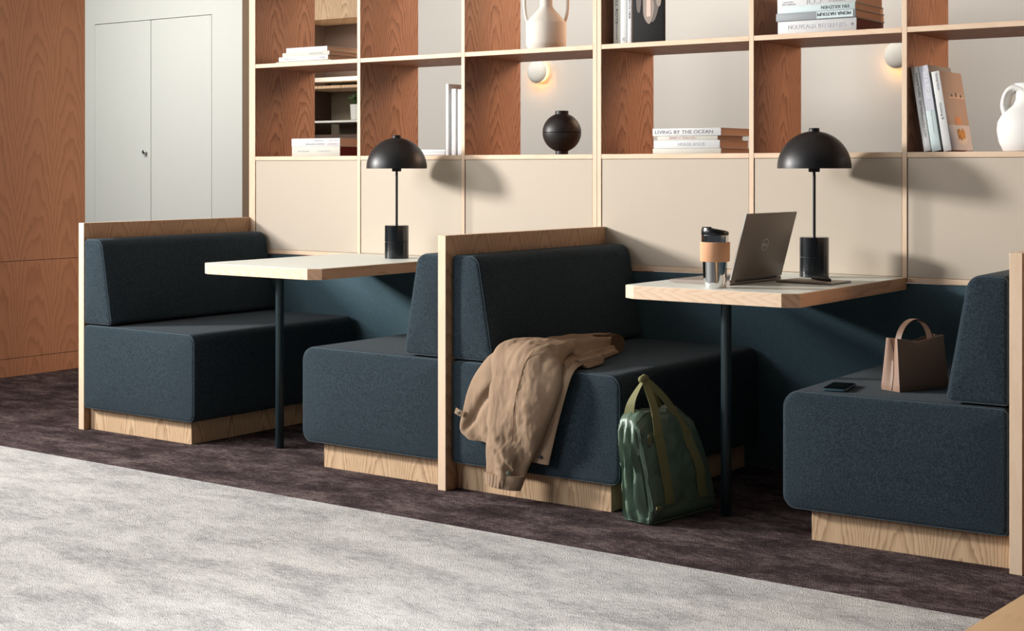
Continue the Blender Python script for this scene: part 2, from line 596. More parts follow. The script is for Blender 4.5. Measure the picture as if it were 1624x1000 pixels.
# ------------------------------------------------------------------ booths
def bench_unit(x_div, sign, yf, label, rot=0.0, yb=5.265):
    """sign +1: seat reaches to the right of the divider face, -1: to the left"""
    root = empty('booth_bench', (x_div, yf, 0), (0, 0, rot))
    L = yb - yf

    def prof(pts, rad):
        p = [(sign * x, z) for x, z in pts]
        r = list(rad)
        if sign < 0:
            p, r = p[::-1], r[::-1]
        return rounded_profile(p, r)

    def cushion(name, pts, rad, y0, y1):
        pr = prof(pts, rad)
        b = bmesh.new()
        soft_prism(b, pr, y0, y1, 0.016, 4, 0.004)
        o = link_mesh(name, b, M['felt'], root, auto=60)
        b = bmesh.new()
        n = len(pr)
        ring = []
        for i in range(n):
            t = pr[(i + 1) % n] - pr[i - 1]
            nn = Vector((t.y, -t.x)).normalized()
            ring.append((pr[i].x + nn.x * 0.0002 - nn.x * 0.004, y0 + 0.0055, pr[i].y - nn.y * 0.0038))
        tube(b, ring, 0.0016, 6, closed=True)
        link_mesh('seam', b, M['seam'], o)
        return o

    w = 0.715 if sign > 0 else 0.70
    cushion('seat_cushion', [(0.004, 0.097), (w, 0.097), (w, 0.465), (0.004, 0.465)],
            [0.018, 0.035, 0.045, 0.02] if sign > 0 else [0.018, 0.045, 0.055, 0.02], 0, L)
    cushion('backrest_cushion', [(0.004, 0.470), (0.190, 0.470), (0.122, 0.843), (0.004, 0.843)], [0.012, 0.02, 0.045, 0.02], 0.002, L + 0.012)
    b = bmesh.new()
    pw = 0.657 if sign > 0 else 0.618
    xa, xb = sorted((sign * 0.002, sign * pw))
    add_box(b, xa, xb, 0.04, L - 0.01, 0, 0.097, 0, 0.001)
    link_mesh('plinth', b, M['plinth'], root, smooth=False)
    tag(root, label, 'bench', 'upholstered booth benches')
    return root


def divider(x0, x1, y0, label):
    b = bmesh.new()
    add_box(b, x0, x1, y0, YS - 0.001, 0, 0.912, 0, 0.0012, {'-y': 1, '+z': 1})
    o = link_mesh('booth_divider', b, [M['divider'], M['edge_z']], smooth=False)
    tag(o, label, 'divider', 'wooden booth dividers')
    return o


divider(-5.482, -5.446, 4.278, 'tall ash wood divider panel at the far left end of the booths')
divider(-3.399, -3.364, 4.224, 'ash wood divider panel between the two booths, beside the brown jacket')
divider(-1.380, -1.343, 4.303, 'ash wood divider panel at the right edge behind the handbag bench')
bench_unit(-5.446, 1, 4.272, 'blue grey felt bench left of the empty table, against the far left divider')
bench_unit(-3.399, -1, 4.252, 'blue grey felt bench right of the empty table, backing onto the middle divider')
bench_unit(-3.364, 1, 4.250, 'blue grey felt bench with the brown jacket thrown over its front')
bench_unit(-1.383, -1, 4.318, 'blue grey felt bench with a handbag and a phone on its seat', rot=0.035, yb=5.24)


def booth_table(x0, x1, y0, px, py, label):
    root = empty('booth_table', (px, py, 0))
    T0, T1, ch = 0.712, 0.756, 0.05
    sx, sy = -px, -py
    poly = [(x0 + ch, y0), (x1 - ch, y0), (x1, y0 + ch * 0.62), (x1, YS - 0.002), (x0, YS - 0.002), (x0, y0 + ch * 0.62)]
    poly = [(x + sx, y + sy) for x, y in poly]
    b = bmesh.new()
    prism_xy(b, poly, T0, T1, 0, 0, side_mats=[0, 1, 1, 0, 0, 0])  # right chamfer and right side take the shade-coloured wood
    bmesh.ops.bevel(b, geom=list(b.edges), offset=0.0012, segments=2, profile=0.5, affect='EDGES')
    top = link_mesh('tabletop', b, [M['table_x'], M['table_shade_y']], root, smooth=False)
    b = bmesh.new()
    i = 0.004
    poly2 = [(x0 + ch + i * 0.4, y0 + i), (x1 - ch - i * 0.4, y0 + i), (x1 - i, y0 + ch * 0.62 + i), (x1 - i, YS - 0.006), (x0 + i, YS - 0.006), (x0 + i, y0 + ch * 0.62 + i)]
    prism_xy(b, [(x + sx, y + sy) for x, y in poly2], T1 - 0.001, T1 + 0.0008)
    link_mesh('laminate_surface', b, M['laminate'], top, smooth=False)
    b = bmesh.new()
    lathe(b, [(0.0165, 0.004), (0.0175, 0.006), (0.0175, T0 - 0.004)], seg=32)
    link_mesh('leg', b, M['steel_dark'], root)
    b = bmesh.new()
    lathe(b, [(0.0145, 0.0), (0.0145, 0.005)], seg=24)
    link_mesh('foot_glide', b, M['black'], root)
    b = bmesh.new()
    lathe(b, [(0.045, T0 - 0.005), (0.045, T0 - 0.0005)], seg=32)
    link_mesh('mounting_plate', b, M['steel_dark'], root)
    tag(root, label, 'table', 'single leg booth tables')
    return root


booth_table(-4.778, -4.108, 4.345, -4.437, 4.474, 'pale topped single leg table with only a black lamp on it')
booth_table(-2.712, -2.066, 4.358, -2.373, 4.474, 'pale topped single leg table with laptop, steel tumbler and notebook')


# felt panels on the wall under the shelves
def wall_panel(x0, x1, label):
    o = box('upholstered_wall_panel', x0, x1, YS + 0.004, YS + 0.03, 0.004, 0.733, M['panel_felt'], None, 0.003)
    tag(o, label, 'wall panel', 'felt panels behind the booth tables')


wall_panel(-5.44, -3.408, 'blue grey felt wall panel behind the empty table')
wall_panel(-3.402, -1.37, 'blue grey felt wall panel behind the laptop table')


# ------------------------------------------------------------------ bookshelves
def bookshelf(posts, label, grp='open ash bookshelves above the booths'):
    x0 = posts[0][0]
    root = empty('bookshelf', (x0, YS, 0))
    D = 0.425
    H = 2.14

    def bx(name, a, b, c, d, e, f, mats, fm=None, bev=0.0012):
        return box(name, a - x0, b - x0, c - YS, d - YS, e, f, mats, root, bev, fm)
    for i, (a, b) in enumerate(posts):
        bx('upright', a, b, YS, YS + D, 0.0 if i in (0, len(posts) - 1) else 0.737, H, [M['shelf_side'], M['edge_z']], {'-y': 1})
    for (a, b), (c, d) in zip(posts, posts[1:]):
        e = 0.0004
        bx('shelf_board', b + e, c - e, YS + 0.0005, YS + D, 1.647, 1.667, [M['shelf_board'], M['edge_x']], {'-y': 1})
        bx('shelf_board', b + e, c - e, YS + 0.0005, YS + D, 1.192, 1.212, [M['shelf_board'], M['edge_x']], {'-y': 1})
        bx('shelf_board', b + e, c - e, YS + 0.0005, YS + D, 2.12, 2.14, [M['shelf_board'], M['edge_x']], {'-y': 1})
        bx('beige_panel', b + 0.002, c - 0.002, YS + 0.003, YS + 0.022, 0.758, 1.1905, M['beige'], None, 0.001)
        bx('bottom_rail', b + e, c - e, YS + 0.0005, YS + 0.03, 0.737, 0.7565, [M['shelf_board'], M['edge_x']], {'-y': 1, '+z': 1})
    tag(root, label, 'bookshelf', grp)
    return root


bookshelf([(-5.453, -5.410), (-4.737, -4.718), (-4.120, -4.101), (-3.426, -3.4055)],
          'open ash bookshelf above the empty table, with the black ball vase')
bookshelf([(-3.4045, -3.384), (-2.703, -2.683), (-2.085, -2.066), (-1.386, -1.343)],
          'open ash bookshelf above the laptop table, with the leaning books')
#STAGE2
# ------------------------------------------------------------------ more materials
M['white_disc'] = plain('opal_white', srgb(228, 226, 216), 0.5)
M['paper'] = plain('paper_edges', srgb(226, 200, 176), 0.9, bump=0.2, bscale=700)
M['ink'] = plain('grey_ink', srgb(120, 120, 124), 0.8)
M['ink_dark'] = plain('dark_ink', srgb(50, 50, 54), 0.8)
M['ink_pink'] = plain('pink_ink', srgb(205, 160, 165), 0.8)
M['ink_faint'] = plain('faint_grey_ink', srgb(200, 200, 208), 0.8)
M['ink_white'] = plain('white_ink', srgb(240, 244, 246), 0.8)
M['ink_pale'] = plain('pale_grey_ink', srgb(176, 180, 186), 0.8)
M['book_white'] = plain('white_cover', srgb(214, 214, 213), 0.5)
M['book_cream'] = plain('cream_cover', srgb(204, 200, 188), 0.6)
M['book_grey'] = plain('grey_cover', srgb(140, 146, 150), 0.5)
M['book_red'] = plain('dark_red_edges', srgb(110, 22, 26), 0.7)
M['book_mint'] = plain('pale_aqua_cover', srgb(206, 222, 222), 0.5)
M['book_black'] = plain('black_cover', srgb(28, 26, 27), 0.7, spec=0.2)
M['pages_shade'] = plain('shaded_page_edges', srgb(120, 62, 40), 0.6)  # page edges in shade, the shade put into the brown
M['ceramic'] = plain('off_white_ceramic', srgb(232, 226, 214), 0.7, spec=0.25)
M['white_ceramic'] = plain('white_ceramic', srgb(236, 235, 230), 0.55, spec=0.3)
M['charcoal_wood'] = plain('black_stained_wood', srgb(34, 30, 30), 0.45, spec=0.45, bump=0.1, bscale=80)
M['laptop'] = plain('graphite_aluminium', srgb(142, 130, 121), 0.45, metal=0.35)
M['laptop_edge'] = plain('silver_edge', srgb(200, 198, 192), 0.3, metal=0.8)
M['laptop_black'] = plain('laptop_black', srgb(24, 24, 26), 0.5)
M['logo'] = plain('logo_silver', srgb(245, 243, 238), 0.5)
M['chrome'] = plain('polished_steel', (0.86, 0.86, 0.84), 0.06, metal=1)
M['cork'] = plain('cork_sleeve', srgb(214, 160, 120), 0.85, bump=0.15, bscale=500, var=0.08)
M['lid_black'] = plain('lid_plastic', srgb(16, 20, 24), 0.3, spec=0.5)
M['leather'] = plain('taupe_leather', srgb(150, 118, 98), 0.42, spec=0.5, bump=0.12, bscale=900)
M['leather_edge'] = plain('dark_edge_paint', srgb(40, 26, 22), 0.6)
M['phone_glass'] = plain('phone_glass', srgb(6, 7, 9), 0.12, spec=0.6)
M['phone_body'] = plain('blue_phone_frame', srgb(70, 96, 110), 0.3, metal=0.6)
M['note_cover'] = plain('notebook_cover', srgb(218, 212, 200), 0.7)
M['note_dark'] = plain('notebook_board', srgb(70, 52, 44), 0.8)
M['wire'] = plain('copper_wire', srgb(190, 150, 136), 0.35, metal=0.5)
M['jacket'] = plain('brown_cotton', srgb(153, 129, 107), 0.9, spec=0.1, bump=0.5, bscale=900, var=0.10)
M['jacket_stitch'] = plain('jacket_stitching', srgb(142, 112, 84), 0.9)
M['jacket_lining'] = plain('dark_lining', srgb(58, 40, 32), 0.9)
M['snap'] = plain('snap_button', srgb(92, 98, 86), 0.4, metal=0.5)
M['nylon'] = plain('green_nylon', srgb(88, 110, 92), 0.40, spec=0.6, bump=0.1, bscale=700)
M['webbing'] = plain('olive_webbing', srgb(124, 122, 82), 0.6, spec=0.3, bump=0.3, bscale=900)
M['rivet'] = plain('steel_rivet', srgb(225, 225, 220), 0.3, metal=0.7)
M['leaf'] = plain('leaf_green', srgb(74, 92, 50), 0.6, var=0.25, bscale=30)
M['soil'] = plain('soil', srgb(50, 38, 30), 0.95)
M['kitchen_back'] = plain('olive_brown_panel', srgb(136, 122, 102), 0.5, var=0.15, bscale=6)
M['kitchen_dark'] = plain('dark_recess', srgb(88, 68, 56), 0.6)
m, nt, b = new_mat('warm_lamp_glow')
b.inputs['Base Color'].default_value = (1, 0.8, 0.5, 1)
b.inputs['Emission Color'].default_value = (1, 0.50, 0.16, 1)
b.inputs['Emission Strength'].default_value = 2.2
M['glow'] = m


# ------------------------------------------------------------------ table lamps
def table_lamp(x, y, z, label, s=1.0):
    root = empty('table_lamp', (x, y, z))
    b = bmesh.new()
    lathe(b, [(0.050, 0.0), (0.053, 0.002), (0.053, 0.0715), (0.0515, 0.073)], seg=56)
    base = link_mesh('lamp_base', b, M['black_base'], root)
    b = bmesh.new()
    lathe(b, [(0.0515, 0.0735), (0.053, 0.075), (0.053, 0.143), (0.051, 0.1455)], seg=56)
    link_mesh('base_cylinder', b, M['black_base'], base)
    b = bmesh.new()
    lathe(b, [(0.0508, 0.0725), (0.0508, 0.0742)], seg=40)
    link_mesh('base_joint', b, M['ink_pale'], base)
    b = bmesh.new()
    lathe(b, [(0.0055, 0.145), (0.0055, 0.40)], seg=20)
    link_mesh('lamp_stem', b, M['black'], root)
    b = bmesh.new()
    zr = 0.3955
    lathe(b, [(0.018, zr - 0.013), (0.0205, zr - 0.012), (0.0205, zr + 0.006), (0.016, zr + 0.007)], seg=32)
    link_mesh('collar', b, M['black'], root)
    b = bmesh.new()
    R, h = 0.1335, 0.136
    out = [(R, zr), (R, zr + 0.003)] + [(R * math.cos(a), zr + 0.003 + (h - 0.003) * math.sin(a)) for a in [math.pi / 2 * k / 22 for k in range(1, 22)]] + [(0.002, zr + h)]
    inn = [(0.002, zr + h - 0.003)] + [((R - 0.003) * math.cos(a), zr + 0.001 + (h - 0.005) * math.sin(a)) for a in [math.pi / 2 * k / 22 for k in range(21, 0, -1)]] + [(R - 0.0025, zr)]
    lathe(b, out + inn + [(R, zr)], seg=72, cap=False)
    link_mesh('lamp_shade', b, M['black'], root, auto=50)
    b = bmesh.new()
    lathe(b, [(0.019, zr + h - 0.004), (0.019, zr + h + 0.009), (0.017, zr + h + 0.011)], seg=32)
    link_mesh('finial', b, M['black'], root)
    tag(root, label, 'lamp', 'black dome table lamps')
    return root


table_lamp(-2.345, 5.10, 0.7568, 'black dome table lamp beside the laptop and notebook')
table_lamp(-4.325, 5.085, 0.7568, 'black dome table lamp alone on the empty table')


# ------------------------------------------------------------------ laptop
def laptop():
    root = empty('laptop', (-2.394, 4.728, 0.7568), (0, 0, math.radians(-3.5)))
    Wd, Dp = 0.345, 0.245
    b = bmesh.new()
    # wedge base: thin at the front edge
    pr = [(-Dp, 0.005), (-Dp + 0.004, 0.0025), (-Dp + 0.03, 0.001), (0.0, 0.001), (0.004, 0.004), (0.004, 0.012), (0.0, 0.0155), (-Dp + 0.004, 0.0105), (-Dp, 0.008)]
    rows = [[b.verts.new((x + (0.004 if abs(yy) > Wd / 2 - 0.001 else 0) * (1 if x < -0.1 else -0.3), yy, z)) for x, z in pr] for yy in (-Wd / 2, -Wd / 2 + 0.004, Wd / 2 - 0.004, Wd / 2)]
    n = len(pr)
    for a, c in zip(rows, rows[1:]):
        for k in range(n):
            b.faces.new((a[k], a[(k + 1) % n], c[(k + 1) % n], c[k]))
    b.faces.new(rows[0][::-1]); b.faces.new(rows[-1])
    base = link_mesh('laptop_base', b, M['laptop'], root, auto=30)
    b = bmesh.new()
    for r in range(5):
        for c in range(14):
            x = -0.04 - r * 0.0195
            y = -0.138 + c * 0.0197
            add_box(b, x - 0.0085, x + 0.0085, y, y + 0.0172, 0.0138 - (0.04 + r * 0.0195) * 0.0, 0.0162 - (-x) * 0.02 * 1.0, 0, 0.0006)
    link_mesh('keyboard', b, M['laptop_black'], base)
    b = bmesh.new()
    tube(b, [(0.001, -0.14, 0.0135), (0.001, 0.14, 0.0135)], 0.0055, 14)
    link_mesh('hinge', b, M['laptop_black'], root)
    lid = empty('x')
    bpy.data.objects.remove(lid)
    b = bmesh.new()
    add_box(b, -0.0045, 0.0, -Wd / 2, Wd / 2, 0.004, 0.2395, 0, 0.0018)
    lid = link_mesh('laptop_lid', b, M['laptop'], root)
    lid.location = (0.004, 0, 0.012)
    lid.rotation_euler = (0, math.radians(15.5), 0)
    b = bmesh.new()
    add_box(b, -0.0052, -0.0044, -Wd / 2 + 0.006, Wd / 2 - 0.006, 0.014, 0.234)
    link_mesh('screen', b, M['phone_glass'], lid)
    b = bmesh.new()
    add_box(b, -0.0047, 0.0001, -Wd / 2 - 0.0003, -Wd / 2 + 0.0009, 0.006, 0.2392)
    link_mesh('lid_edge', b, M['laptop_edge'], lid)
    b = bmesh.new()
    ring = [(0.0008, 0.0205 * math.cos(2 * math.pi * k / 40), 0.125 + 0.0205 * math.sin(2 * math.pi * k / 40)) for k in range(40)]
    tube(b, ring, 0.0012, 6, closed=True)
    link_mesh('logo_ring', b, M['logo'], lid)
    text_mesh('logo_lettering', 'DELL', 0.0145, M['logo'], lid, (0.0012, 0, 0.125), (math.pi / 2, 0, math.pi / 2), width=0.031, ext=0.0003)
    tag(root, 'open graphite laptop with a round logo on its lid', 'laptop')


laptop()


# ------------------------------------------------------------------ tumbler
def tumbler():
    root = empty('travel_tumbler', (-2.400, 4.447, 0.7568))
    b = bmesh.new()
    lathe(b, [(0.036, 0.0), (0.0375, 0.002), (0.0385, 0.02), (0.0405, 0.088), (0.041, 0.095)], seg=56)
    link_mesh('steel_body', b, M['chrome'], root)
    b = bmesh.new()
    lathe(b, [(0.041, 0.148), (0.0445, 0.150), (0.0452, 0.174), (0.0435, 0.176)], seg=56)
    link_mesh('steel_collar', b, M['chrome'], root)
    b = bmesh.new()
    lathe(b, [(0.0415, 0.087), (0.0475, 0.0875), (0.0488, 0.090), (0.0497, 0.149), (0.0485, 0.1515), (0.043, 0.152)], seg=56)
    link_mesh('sleeve', b, M['cork'], root)
    b = bmesh.new()
    lathe(b, [(0.043, 0.174), (0.0455, 0.176), (0.0458, 0.186), (0.0435, 0.193), (0.038, 0.1955), (0.030, 0.194), (0.001, 0.191)], seg=56)
    for v in b.verts:
        if v.co.z > 0.18:
            v.co.z += (v.co.z - 0.18) * (-(v.co.x * 0.81 + v.co.y * 0.588)) * 12
    lid = link_mesh('lid', b, M['lid_black'], root, auto=50)
    b = bmesh.new()
    add_box(b, -0.007, 0.018, -0.009, 0.009, 0.0, 0.009, 0, 0.002)
    k = link_mesh('sip_tab', b, M['lid_black'], lid)
    k.location = (-0.026, -0.015, 0.1925)
    k.rotation_euler = (0, 0, 0.63)
    tag(root, 'polished steel travel tumbler with a tan sleeve and black lid', 'tumbler')


tumbler()


# ------------------------------------------------------------------ notebook, pen, phone
def notebook():
    root = empty('spiral_notebook', (-2.345, 4.782, 0.7568), (0, 0, math.radians(-3)))
    b = bmesh.new(); add_box(b, 0, 0.215, 0.0, 0.150, 0.0004, 0.0014, 0, 0.0004)
    link_mesh('back_board', b, M['note_dark'], root)
    b = bmesh.new(); add_box(b, 0.002, 0.213, 0.006, 0.148, 0.0014, 0.0055, 0, 0.0004)
    link_mesh('pages', b, M['book_white'], root)
    b = bmesh.new(); add_box(b, 0, 0.215, 0.004, 0.150, 0.0055, 0.0065, 0, 0.0004)
    link_mesh('front_cover', b, M['note_cover'], root)
    b = bmesh.new()
    for k in range(26):
        x = 0.006 + k * 0.0081
        ring = [(x, 0.004 + 0.0056 * math.cos(2 * math.pi * j / 14), 0.0058 + 0.0050 * math.sin(2 * math.pi * j / 14)) for j in range(14)]
        tube(b, ring, 0.0009, 6, closed=True)
    link_mesh('spiral_binding', b, M['wire'], root)
    tag(root, 'wire bound notebook lying flat on the table under a pen', 'notebook')


notebook()
root = empty('pen', (-2.262, 4.900, 0.7697), (0, 0, math.radians(-38)))
b = bmesh.new()
prof = [(0.0015, 0), (0.0045, 0.002), (0.0058, 0.02), (0.0062, 0.07), (0.0058, 0.12), (0.0052, 0.134), (0.002, 0.136)]
lathe(b, prof, seg=24)
b.transform(Matrix.Rotation(math.pi / 2, 4, 'Y'))
link_mesh('pen_barrel', b, M['laptop_black'], root)
b = bmesh.new(); add_box(b, 0.085, 0.132, -0.0015, 0.0015, 0.0055, 0.0072, 0, 0.0004)
link_mesh('pen_clip', b, M['black'], root)
tag(root, 'black pen lying across the notebook', 'pen')

root = empty('smartphone', (-1.944, 4.412, 0.4655), (0, 0, math.radians(11)))
pr = rounded_profile([(-0.037, -0.077), (0.037, -0.077), (0.037, 0.077), (-0.037, 0.077)], [0.010] * 4, 6)
b = bmesh.new()
rings = []
for ins, z in ((0.0015, 0.0008), (0, 0.0025), (0, 0.0070), (0.0012, 0.0085)):
    rings.append([b.verts.new((p.x * (1 - ins / 0.037), p.y * (1 - ins / 0.077), z)) for p in pr])
for a, c in zip(rings, rings[1:]):
    for k in range(len(pr)):
        b.faces.new((a[k], a[(k + 1) % len(pr)], c[(k + 1) % len(pr)], c[k]))
b.faces.new(rings[0][::-1]); b.faces.new(rings[-1])
link_mesh('phone_body', b, M['phone_body'], root)
b = bmesh.new()
prism_xy(b, [(p.x * 0.96, p.y * 0.975) for p in pr], 0.0084, 0.0090)
link_mesh('phone_screen', b, M['phone_glass'], root)
tag(root, 'dark smartphone lying near the front of the right bench', 'phone')


# ------------------------------------------------------------------ handbag
def handbag():
    ang = math.atan2(0.22, 0.085) - math.pi / 2
    root = empty('handbag', (-1.756, 4.560, 0.4655), (0, 0, ang))
    # local: y long (near -> far), x thickness (+x faces the aisle corner)
    L, T, H = 0.215, 0.078, 0.158
    b = bmesh.new()
    nz, seg = 14, 9
    rings = []

    def P(per, z):
        h = z / H
        half_l = (L / 2) * (1.03 - 0.06 * h) 
        half_t = (T / 2) * (1.0 - 0.42 * h)
        x, y = per
        # near and far gussets fold inwards toward the top
        px, py = x * half_t, y * half_l
        if abs(y) > 0.98 and abs(x) < 0.6:
            py -= math.copysign((0.6 - abs(x)) * 0.020 * (0.2 + h), y)
        if abs(x) > 0.9:
            px += math.copysign(0.004 * math.sin(math.pi * h) * (1 - y * y), x)
            px -= math.copysign(0.009 * math.exp(-((y - 0.1) / 0.4) ** 2) * h ** 3, x)
        zz = z
        if h > 0.99:
            zz -= 0.010 * math.exp(-((y - 0.0) / 0.42) ** 2) - 0.004 * abs(y) ** 3
        return (px, py, zz)
    per = []
    for k in range(10):
        per.append((-1, -1 + 2 * k / 10))
    for k in range(8):
        per.append((-1 + 2 * k / 8, 1))
    for k in range(10):
        per.append((1, 1 - 2 * k / 10))
    for k in range(8):
        per.append((1 - 2 * k / 8, -1))
    per = per[::-1]
    for i in range(nz + 1):
        z = H * i / nz
        rings.append([b.verts.new(P(p, z)) for p in per])
    n = len(per)
    for a, c in zip(rings, rings[1:]):
        for k in range(n):
            b.faces.new((a[k], a[(k + 1) % n], c[(k + 1) % n], c[k]))
    # rounded bottom
    for v in rings[0]:
        v.co.x *= 0.95; v.co.y *= 0.985
    b.faces.new(rings[0][::-1])
    # inner wall so that the bag is open
    inner = [b.verts.new((v.co.x * 0.90, v.co.y * 0.965, v.co.z)) for v in rings[-1]]
    inner2 = [b.verts.new((v.co.x * 0.88, v.co.y * 0.95, v.co.z - 0.05)) for v in rings[-1]]
    for a, c in ((rings[-1], inner), (inner, inner2)):
        for k in range(n):
            b.faces.new((a[k], a[(k + 1) % n], c[(k + 1) % n], c[k]))
    b.faces.new(inner2)
    body = link_mesh('bag_body', b, M['leather'], root, auto=55)
    # edge painted gusset seam
    b = bmesh.new()
    pts = []
    for k in range(13):
        z = 0.002 + (H - 0.004) * k / 12
        h = z / H
        x = (T / 2) * (1 - 0.42 * h) * (0.10 + 0.25 * math.sin(math.pi * h * 0.9) - 0.55 * h * h)
        xx = x / ((T / 2) * (1 - 0.42 * h))
        y = -(L / 2) * (1.03 - 0.06 * h) + (0.6 - min(0.6, abs(xx))) * 0.020 * (0.2 + h) - 0.0008
        pts.append((x, y, z))
    tube(b, pts, 0.0011, 6)
    link_mesh('gusset_seam', b, M['leather_edge'], body)
    # handle arching along the length
    b = bmesh.new()
    pts, ws, ns = [], [], []
    for k in range(25):
        a = math.pi * k / 24
        y = -math.cos(a) * 0.072 - 0.004
        z = H - 0.018 + math.sin(a) * 0.075
        pts.append((0.0, y, z))
        ws.append((0.019, 0.004, 0))
        ns.append((0, -math.cos(a), math.sin(a) * 1.0 + 0.001))
    ribbon(b, pts, ws, ns, 0.004)
    hd = link_mesh('bag_handle', b, M['leather'], root, auto=40)
    b = bmesh.new()
    for s in (-1, 1):
        tube(b, [(p[0] + s * 0.0096, p[1] + s * 0.002, p[2]) for p in pts], 0.0018, 6)
    link_mesh('handle_edge', b, M['leather_edge'], hd)
    b = bmesh.new()
    add_box(b, (T / 2) * 0.58 - 0.0105, (T / 2) * 0.58 - 0.0065, -0.022, 0.018, H - 0.0235, H - 0.0205)
    link_mesh('stamped_mark', b, M['leather_edge'], body)
    tag(root, 'small taupe leather handbag with one arched handle', 'handbag')


handbag()


# ------------------------------------------------------------------ jacket
def catmull(pts, n):
    pts = [Vector(p) for p in pts]
    out = []
    m = len(pts) - 1
    for i in range(n + 1):
        t = i / n * m
        k = min(int(t), m - 1)
        u = t - k
        p0, p1, p2, p3 = pts[max(k - 1, 0)], pts[k], pts[k + 1], pts[min(k + 2, m)]
        out.append(0.5 * ((2 * p1) + (p2 - p0) * u + (2 * p0 - 5 * p1 + 4 * p2 - p3) * u * u + (3 * p1 - p0 - 3 * p2 + p3) * u ** 3))
    return out


def cloth_piece(name, left, right, puff, parent, mat, ns=60, nt_=36, wr=0.006, seed=0.0, back=0.004, wscale=(16, 16, 9), power=0.55, up=None, dark=None, ripple=None, ddir=None):
    """a padded sheet of cloth between two boundary lines; wrinkled front, flat back, closed rim"""
    Lc, Rc = catmull(left, ns), catmull(right, ns)
    b = bmesh.new()
    front, rear = [], []
    for i in range(ns + 1):
        s = i / ns
        a, c = Lc[i], Rc[i]
        d = (Lc[min(i + 1, ns)] - Lc[max(i - 1, 0)]) + (Rc[min(i + 1, ns)] - Rc[max(i - 1, 0)])
        w = (c - a)
        nrm = d.cross(w)
        nrm.normalize()
        if nrm.y > 0.2 or nrm.z < -0.2:
            nrm = -nrm
        pf = puff(s) if callable(puff) else puff
        fr, rr = [], []
        for j in range(nt_ + 1):
            t = j / nt_
            base = a.lerp(c, t)
            arch = math.sin(math.pi * t) ** power
            q = Vector((base.x * wscale[0], base.y * wscale[1], base.z * wscale[2] + seed))
            n1 = noise.noise(q) + 0.5 * noise.noise(q * 2.3 + Vector((5, 1, seed))) + 0.28 * (1 - 2 * abs(noise.noise(q * 3.1 + Vector((1, 9, seed)))))
            endf = min(1.0, 6 * min(s, 1 - s) + 0.25)
            off = pf * arch + wr * n1 * arch * endf
            if ripple:
                off += ripple(s, t) * arch
            fr.append(b.verts.new(base + nrm * off))
            rr.append(b.verts.new(base - nrm * back * arch))
        front.append(fr); rear.append(rr)
    for i in range(ns):
        for j in range(nt_):
            b.faces.new((front[i][j], front[i][j + 1], front[i + 1][j + 1], front[i + 1][j]))
            b.faces.new((rear[i][j], rear[i + 1][j], rear[i + 1][j + 1], rear[i][j + 1]))
    for i in range(ns):
        b.faces.new((front[i][0], front[i + 1][0], rear[i + 1][0], rear[i][0]))
        b.faces.new((front[i][nt_], rear[i][nt_], rear[i + 1][nt_], front[i + 1][nt_]))
    for j in range(nt_):
        b.faces.new((front[0][j], rear[0][j], rear[0][j + 1], front[0][j + 1]))
        b.faces.new((front[ns][j], front[ns][j + 1], rear[ns][j + 1], rear[ns][j]))
    bmesh.ops.remove_doubles(b, verts=b.verts, dist=0.00005)
    o = link_mesh(name, b, mat, parent, auto=70)
    return o


